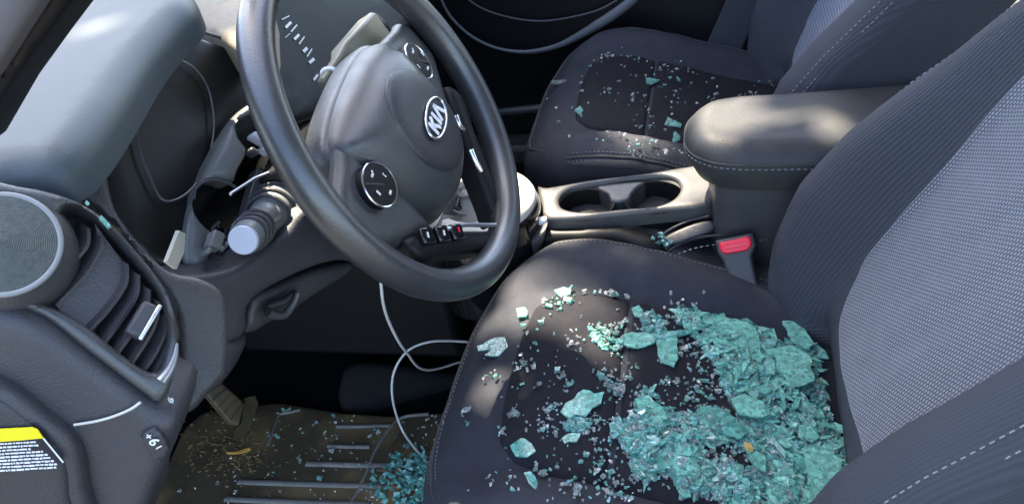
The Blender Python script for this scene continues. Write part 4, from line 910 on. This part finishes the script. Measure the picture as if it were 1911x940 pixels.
drv = [(966, 686), (976, 676), (984, 690), (972, 660), (996, 684), (1066, 638), (1060, 632), (1090, 634), (1120, 612), (1110, 620), (1128, 616), (1140, 608), (1150, 612), (1134, 630), (1144, 636), (1152, 646), (1150, 652), (1116, 606), (1162, 600), (1158, 604), (1026, 760), (1040, 754), (1006, 716), (974, 716), (940, 800), (936, 806), (956, 772), (962, 770), (1012, 800), (1020, 796), (1036, 806), (1020, 766), (1120, 700), (1128, 706), (1134, 718), (1140, 700), (1150, 726), (1148, 734), (1130, 690), (1176, 696), (1168, 704), (1160, 724), (1248, 712), (1262, 712), (1236, 712), (1276, 650), (1284, 646), (1270, 660), (1300, 720), (1304, 730), (1282, 744), (1290, 742), (1100, 790), (1114, 786), (1108, 800), (1120, 780), (1096, 806), (1110, 820), (1130, 838), (1094, 848), (1120, 866), (1114, 878), (1126, 888), (1140, 880), (1110, 900), (1116, 910), (1134, 916), (1150, 900), (1156, 920), (1176, 930), (1076, 910), (1074, 920), (952, 888), (956, 912), (1000, 872), (1014, 882), (1040, 870), (1060, 900), (916, 902), (924, 700), (902, 706), (870, 764), (872, 790), (1050, 700), (1040, 690), (1064, 716), (1000, 640), (1010, 600), (1024, 570), (1044, 566), (1016, 560), (976, 606), (984, 620), (1350, 850), (1362, 858), (1372, 846), (1338, 854), (1330, 840), (1384, 876), (1400, 886), (1380, 900), (1320, 930), (1340, 925), (1360, 930), (1400, 920), (1300, 640), (1296, 660), (1304, 676), (1310, 690), (1330, 700), (1316, 710), (1340, 730), (1326, 742), (1206, 600), (1216, 590), (1224, 600), (1230, 612), (1212, 612), (1240, 600), (1246, 590), (1200, 612), (1196, 596), (1060, 560), (1090, 544), (1110, 545), (1130, 546), (1150, 549), (1170, 553), (1120, 543), (1142, 546)]
for (a, b) in drv:
    s = float(RNG.choice([.004, .0055, .007, .009], p=[.35, .35, .2, .1]))*.85; 
    z_ = 'far seam of the driver seat insert' if b < 560 else ('bare front of the driver seat nearest the wheel' if a < 1000 else ('driver seat close to the square green piece' if b < 665 and a > 1155 else ('driver seat left of the flat pointed green piece' if b < 665 else ('bare patch of the driver seat inside the heap' if a > 1185 else ('driver seat around the leaf shaped green piece' if b < 830 else 'driver seat along the bottom edge of the picture')))))
    put(on_seat(a, b, 0., .003), s, GL_B if RNG.random() < .55 else GL_A, 'small glass crumb on the '+z_, 'glass crumbs on the '+z_)
LM = 'glass crumb on the straight ribs of the driver floor mat'; GM = 'glass crumbs on the floor mat'
fl = [(622, 775), (626, 788), (660, 776), (656, 784), (584, 792), (590, 788), (560, 800), (566, 806), (544, 830), (558, 856), (560, 862), (510, 880), (500, 884), (516, 812), (520, 815), (600, 888), (596, 892), (440, 916), (438, 920), (618, 840), (606, 806), (700, 800), (706, 806), (690, 812), (780, 798), (792, 796), (800, 780), (812, 776), (770, 812), (760, 830), (740, 842), (690, 868), (500, 806), (502, 812), (530, 765), (540, 762), (364, 910), (336, 914), (406, 900), (436, 880), (645, 865), (670, 866), (830, 800), (820, 812), (730, 850)]
for (a, b) in fl:
    s = float(RNG.choice([.0028, .004, .006])); put(WZ(a, b, ZM+.008), s, GL_B if RNG.random() < .7 else GL_A, *((LM, GM) if a < 680 else ('glass crumb on the mat beside the seat, right of its curved ridge', 'glass crumbs right of the curved ridge of the mat')))
# a few on trims
for (a, b, P, lb) in ((1236, 452, fp(1236, 452, .006), 'green glass fragments lodged at the console edge beside the driver seat'), ):
    parts = [crumb(P+RNG.normal(size=3)*.006, RNG.uniform(.005, .011)) for _ in range(16)]
    tag(mesh('glass_clump', *join(parts), GL_A), lb, 'glass clump', kind='stuff')
for (q, l_, lb) in (((196, 414), (30, 8, 48), 'bright green glass splinter on the dash edge above the side vent'), ((163, 378), (10, 5, 50), 'small pale glass chip on the dash edge above the vent')):
    P = [vp(a, b, .010) for a, b in rect(*q, *l_)]; tag(mesh('glass_splinter', *prism(P, VN, .003), GL_A), lb, 'glass splinter')
P = [fp(a, b, -.03) for a, b in rect(1410, 553, 44, 8, -8)]; tag(mesh('glass_splinter', *prism(P, EZ, .003), GL_B), 'pale glass splinter at the foot of the seat belt buckle', 'glass splinter')
P = WY(40, 122, -.38); tag(mesh('glass_crumb', *crumb(P, .0035), GL_B), 'pale glass crumb on the windshield pillar', 'glass crumb')
P = vp(318, 745, .02); tag(mesh('glass_crumb', *crumb(P, .0035), GL_B), 'pale glass crumb below the air vent corner', 'glass crumb')
P = on_seat(1398, 834, 0, .02); v, f = crumb(P, .008); tag(mesh('wood_chip', v, f, mat('tan_chip', (.55, .36, .12), .8, .2)), 'tan wood chip on the glass heap', 'wood chip')

# the heap: too many crumbs to count
def pip(p, poly): return bool(_inside(np.array([p], float), np.array(poly, float))[0])
HA = [(1262, 578), (1300, 576), (1330, 592), (1410, 604), (1440, 626), (1462, 640), (1490, 622), (1522, 650), (1550, 760), (1575, 850), (1594, 1000), (1432, 1000), (1430, 900), (1424, 866), (1400, 835), (1440, 806), (1400, 772), (1352, 730), (1340, 690), (1300, 630), (1270, 606)]
HB = [(1202, 722), (1216, 728), (1250, 770), (1290, 772), (1340, 760), (1410, 780), (1450, 806), (1430, 850), (1390, 832), (1350, 818), (1310, 850), (1330, 890), (1326, 920), (1296, 925), (1262, 905), (1240, 860), (1222, 900), (1186, 890), (1166, 830), (1146, 800), (1176, 776), (1190, 740)]
HC = [(1100, 612), (1140, 610), (1164, 626), (1150, 656), (1128, 650), (1104, 634)]
HD = [(1196, 588), (1216, 580), (1244, 600), (1240, 622), (1206, 620)]
HE = [(1052, 786), (1090, 776), (1104, 790), (1080, 806), (1056, 802)]
HF = [(1300, 850), (1350, 855), (1420, 880), (1440, 1000), (1360, 1000), (1340, 930), (1300, 900)]
buck = {0: [], 1: [], 2: []}
def heap(poly, n, hmax, smin, smax, dens=1.):
    P = np.array(poly, float); lo, hi = P.min(0), P.max(0); A = P; B = np.roll(P, -1, 0)
    c = 0
    while c < n:
        q = RNG.uniform(lo, hi, size=(400, 2)); q = q[_inside(q, P)]; d = _dist(q, A, B)
        for (a, b), dd in zip(q, d):
            if c >= n: break
            lift = RNG.uniform(0, hmax*min(1, dd/45+.12)); s = RNG.uniform(smin, smax)
            k = int(RNG.choice(3, p=[.60, .18, .22])); nr = None if RNG.random() < .35 else EZ+.2*EX
            buck[k].append(crumb(on_fast(a, b, lift), s, RNG.uniform(.35, .7), nr)); c += 1
def on_fast(a, b, lift):
    v = ray(a, b); t = ((.29-CAMP[2])/v[2])
    for _ in range(6):
        P = CAMP+v*t; z = float(seat_top(P[0], P[1]))+.006+lift; t += (z-P[2])/v[2]*.85
    return CAMP+v*t
def flake(c, rad, t, til, long_=1.):
    n_ = unit(EZ+.10*EX+RNG.normal(size=3)*til); e1 = unit(np.cross(n_, RNG.normal(size=3))); e2 = np.cross(n_, e1); k = int(RNG.integers(5, 8))
    an = np.sort(RNG.uniform(0, 2*math.pi, k)+np.arange(k)*.0); an = np.linspace(0, 2*math.pi, k, endpoint=False)+RNG.normal(size=k)*.28
    P = [c+e1*math.cos(a)*rad*RNG.uniform(.6, 1.15)*long_+e2*math.sin(a)*rad*RNG.uniform(.6, 1.1)/long_ for a in an]
    return prism(P, n_, t)
def flakes(poly, n, hmax, r0, r1, til, long_=False):
    P = np.array(poly, float); lo, hi = P.min(0), P.max(0); c = 0
    while c < n:
        q = RNG.uniform(lo, hi, size=(60, 2)); q = q[_inside(q, P)]; d = _dist(q, P, np.roll(P, -1, 0))
        for (a, b), dd in zip(q, d):
            if c >= n: break
            buck[int(RNG.choice([3, 3, 3, 0, 2]))].append(flake(on_fast(a, b, hmax*min(1, dd/45+.15)*RNG.uniform(.6, 1.1)), RNG.uniform(r0, r1), RNG.uniform(.0012, .0021), til, RNG.uniform(1.7, 2.6) if long_ else RNG.uniform(1, 1.35))); c += 1
buck[3] = []
heap(HA, 2900, .012, .0028, .0070); heap(HB, 1250, .009, .0026, .0066); heap(HC, 80, .005, .0026, .006); heap(HD, 80, .005, .0026, .006); heap(HE, 60, .004, .0026, .006); heap(HF, 330, .005, .0026, .0066)
flakes(HA, 120, .0135, .008, .017, .045); flakes(HA, 200, .014, .005, .009, .10, True); flakes(HB, 45, .0085, .007, .013, .045); flakes(HB, 90, .009, .0045, .0075, .10, True); flakes(HF, 16, .005, .006, .010, .08); flakes(HF, 20, .005, .004, .007, .12, True)
def grit(centres, n, sig, s0, s1, f):
    for _ in range(n):
        a, b = centres[int(RNG.integers(len(centres)))]; g_ = RNG.normal(size=2)*sig*RNG.uniform(.2, 1.6)
        buck[int(RNG.choice([1, 1, 0]))].append(crumb(f(a+g_[0], b+g_[1]), RNG.uniform(s0, s1)))
DC = [q for q in drv if 985 < q[0] and q[1] > 555]
grit(DC, 520, 11, .0012, .0034, lambda a, b: on_fast(a, b, 0)); grit([q for q in drv if q[1] > 620], 260, 24, .0009, .0019, lambda a, b: on_fast(a, b, 0))
grit([q for q in pas if q[0] > 1080], 150, 10, .0010, .0026, lambda a, b: on_seat(a, b, .713, .001))
EDGE_A = [tuple(q) for q in resample(np.array(HA[-9:]+HA[:2], float), 12, False)]+[tuple(q) for q in resample(np.array(HB, float), 12)]
grit(EDGE_A, 420, 13, .0018, .0050, lambda a, b: on_fast(a, b, 0))
for _ in range(260):      # shattered bits at the right of the mat
    a, b = RNG.normal(770, 32), RNG.normal(895, 26)
    buck[int(RNG.choice([0, 2]))].append(crumb(WZ(a, b, ZM+.006+RNG.uniform(0, .008)), RNG.uniform(.003, .009)))
for _ in range(120):
    a, b = RNG.uniform(420, 820), RNG.uniform(770, 940); buck[1].append(crumb(WZ(a, b, ZM+.006), RNG.uniform(.0015, .0035)))
V, F, MI = [], [], []
for k in buck:
    for v, f in buck[k]:
        b0 = len(V); V.extend(v.tolist()); F.extend([[i+b0 for i in q] for q in f]); MI.extend([k]*len(f))
hp = mesh('shattered_glass', V, F, GL_A, mats=[GL_B, GL_C, GL_SHEET]); hp.data.polygons.foreach_set('material_index', MI)
tag(hp, 'heap of crushed green window glass on the driver seat against the backrest', 'broken glass', kind='stuff')
print('individual glass pieces', n_ind)

# ================================================================== unseen tree, its crown shaped to dapple the sun on chosen spots
def sunlit(P, rad): return (np.asarray(P, float), rad)
LIT = [(on_seat(990, 515), .018), (on_seat(945, 605), .008), (on_seat(1080, 580), .030), (on_seat(1105, 635), .014), (on_seat(1010, 545), .008), (WZ(1290, 330, ZC), .030), (WZ(1060, 400, ZC), .03), (WZ(1250, 400, .30), .01),
       (np.array([-.39, .33, .365]), .06), (WZ(1395, 196, .447), .022), (WZ(1345, 225, .447), .024), (WZ(1560, 232, .447), .020), (WZ(400, 40, .77), .05), (b2, .004), ((b1+b2)/2, -.004), (WZ(1180, 290, .30), .02), (WZ(440, 850, .02), .05), (WZ(900, 410, .42), .03)]  # leaves are left out between these spots and the sun
tc_ = SUND*4.6+np.array([-.25, .2, .4]); e1, e2, e3 = frame(SUND)
V, F = [], []
cnt = 0
while cnt < 9500:
    q = RNG.uniform(-1, 1, 2)
    if q@q > 1: continue
    p = tc_+e1*q[0]*1.25+e2*q[1]*1.25+e3*RNG.normal()*.28
    ok = True
    for P_, rr_ in LIT:
        d = p-P_; perp = d-SUND*(d@SUND)
        if np.linalg.norm(perp) < rr_+.035: ok = False; break
    if not ok: continue
    nn = unit(SUND*1.2+RNG.normal(size=3)*.5); a_ = unit(np.cross(nn, RNG.normal(size=3))); b_ = np.cross(nn, a_)
    l_, w_ = RNG.uniform(.05, .08), RNG.uniform(.022, .034); k = len(V)
    V += [p-a_*l_, p+b_*w_, p+a_*l_, p-b_*w_]; F.append([k, k+1, k+2, k+3]); cnt += 1
tree = thing('dapple_tree', 'unseen leafy tree outside the car, its crown shaped to dapple the sun', 'tree', (-4.6, 1.9, -.42))
lm = mat('leaf_green', (.06, .10, .025), .5, .4, var=.3)
crown = mesh('crown', V, F, lm, tree); crown['kind'] = 'stuff'
tk = spline([(-4.6, 1.9, -.42), (-4.5, 1.9, 1.0), (-4.3, 1.95, 2.4), tuple(tc_+np.array([-1.0, .2, -.3])), tuple(tc_)], 6)
mesh('trunk', *tube(tk, np.interp(np.arange(len(tk)), [0, len(tk)-1], [.16, .02]), 10), mat('bark', (.10, .075, .05), .9, .2, var=.4, bump=.8, bscale=60), tree, smooth=True)
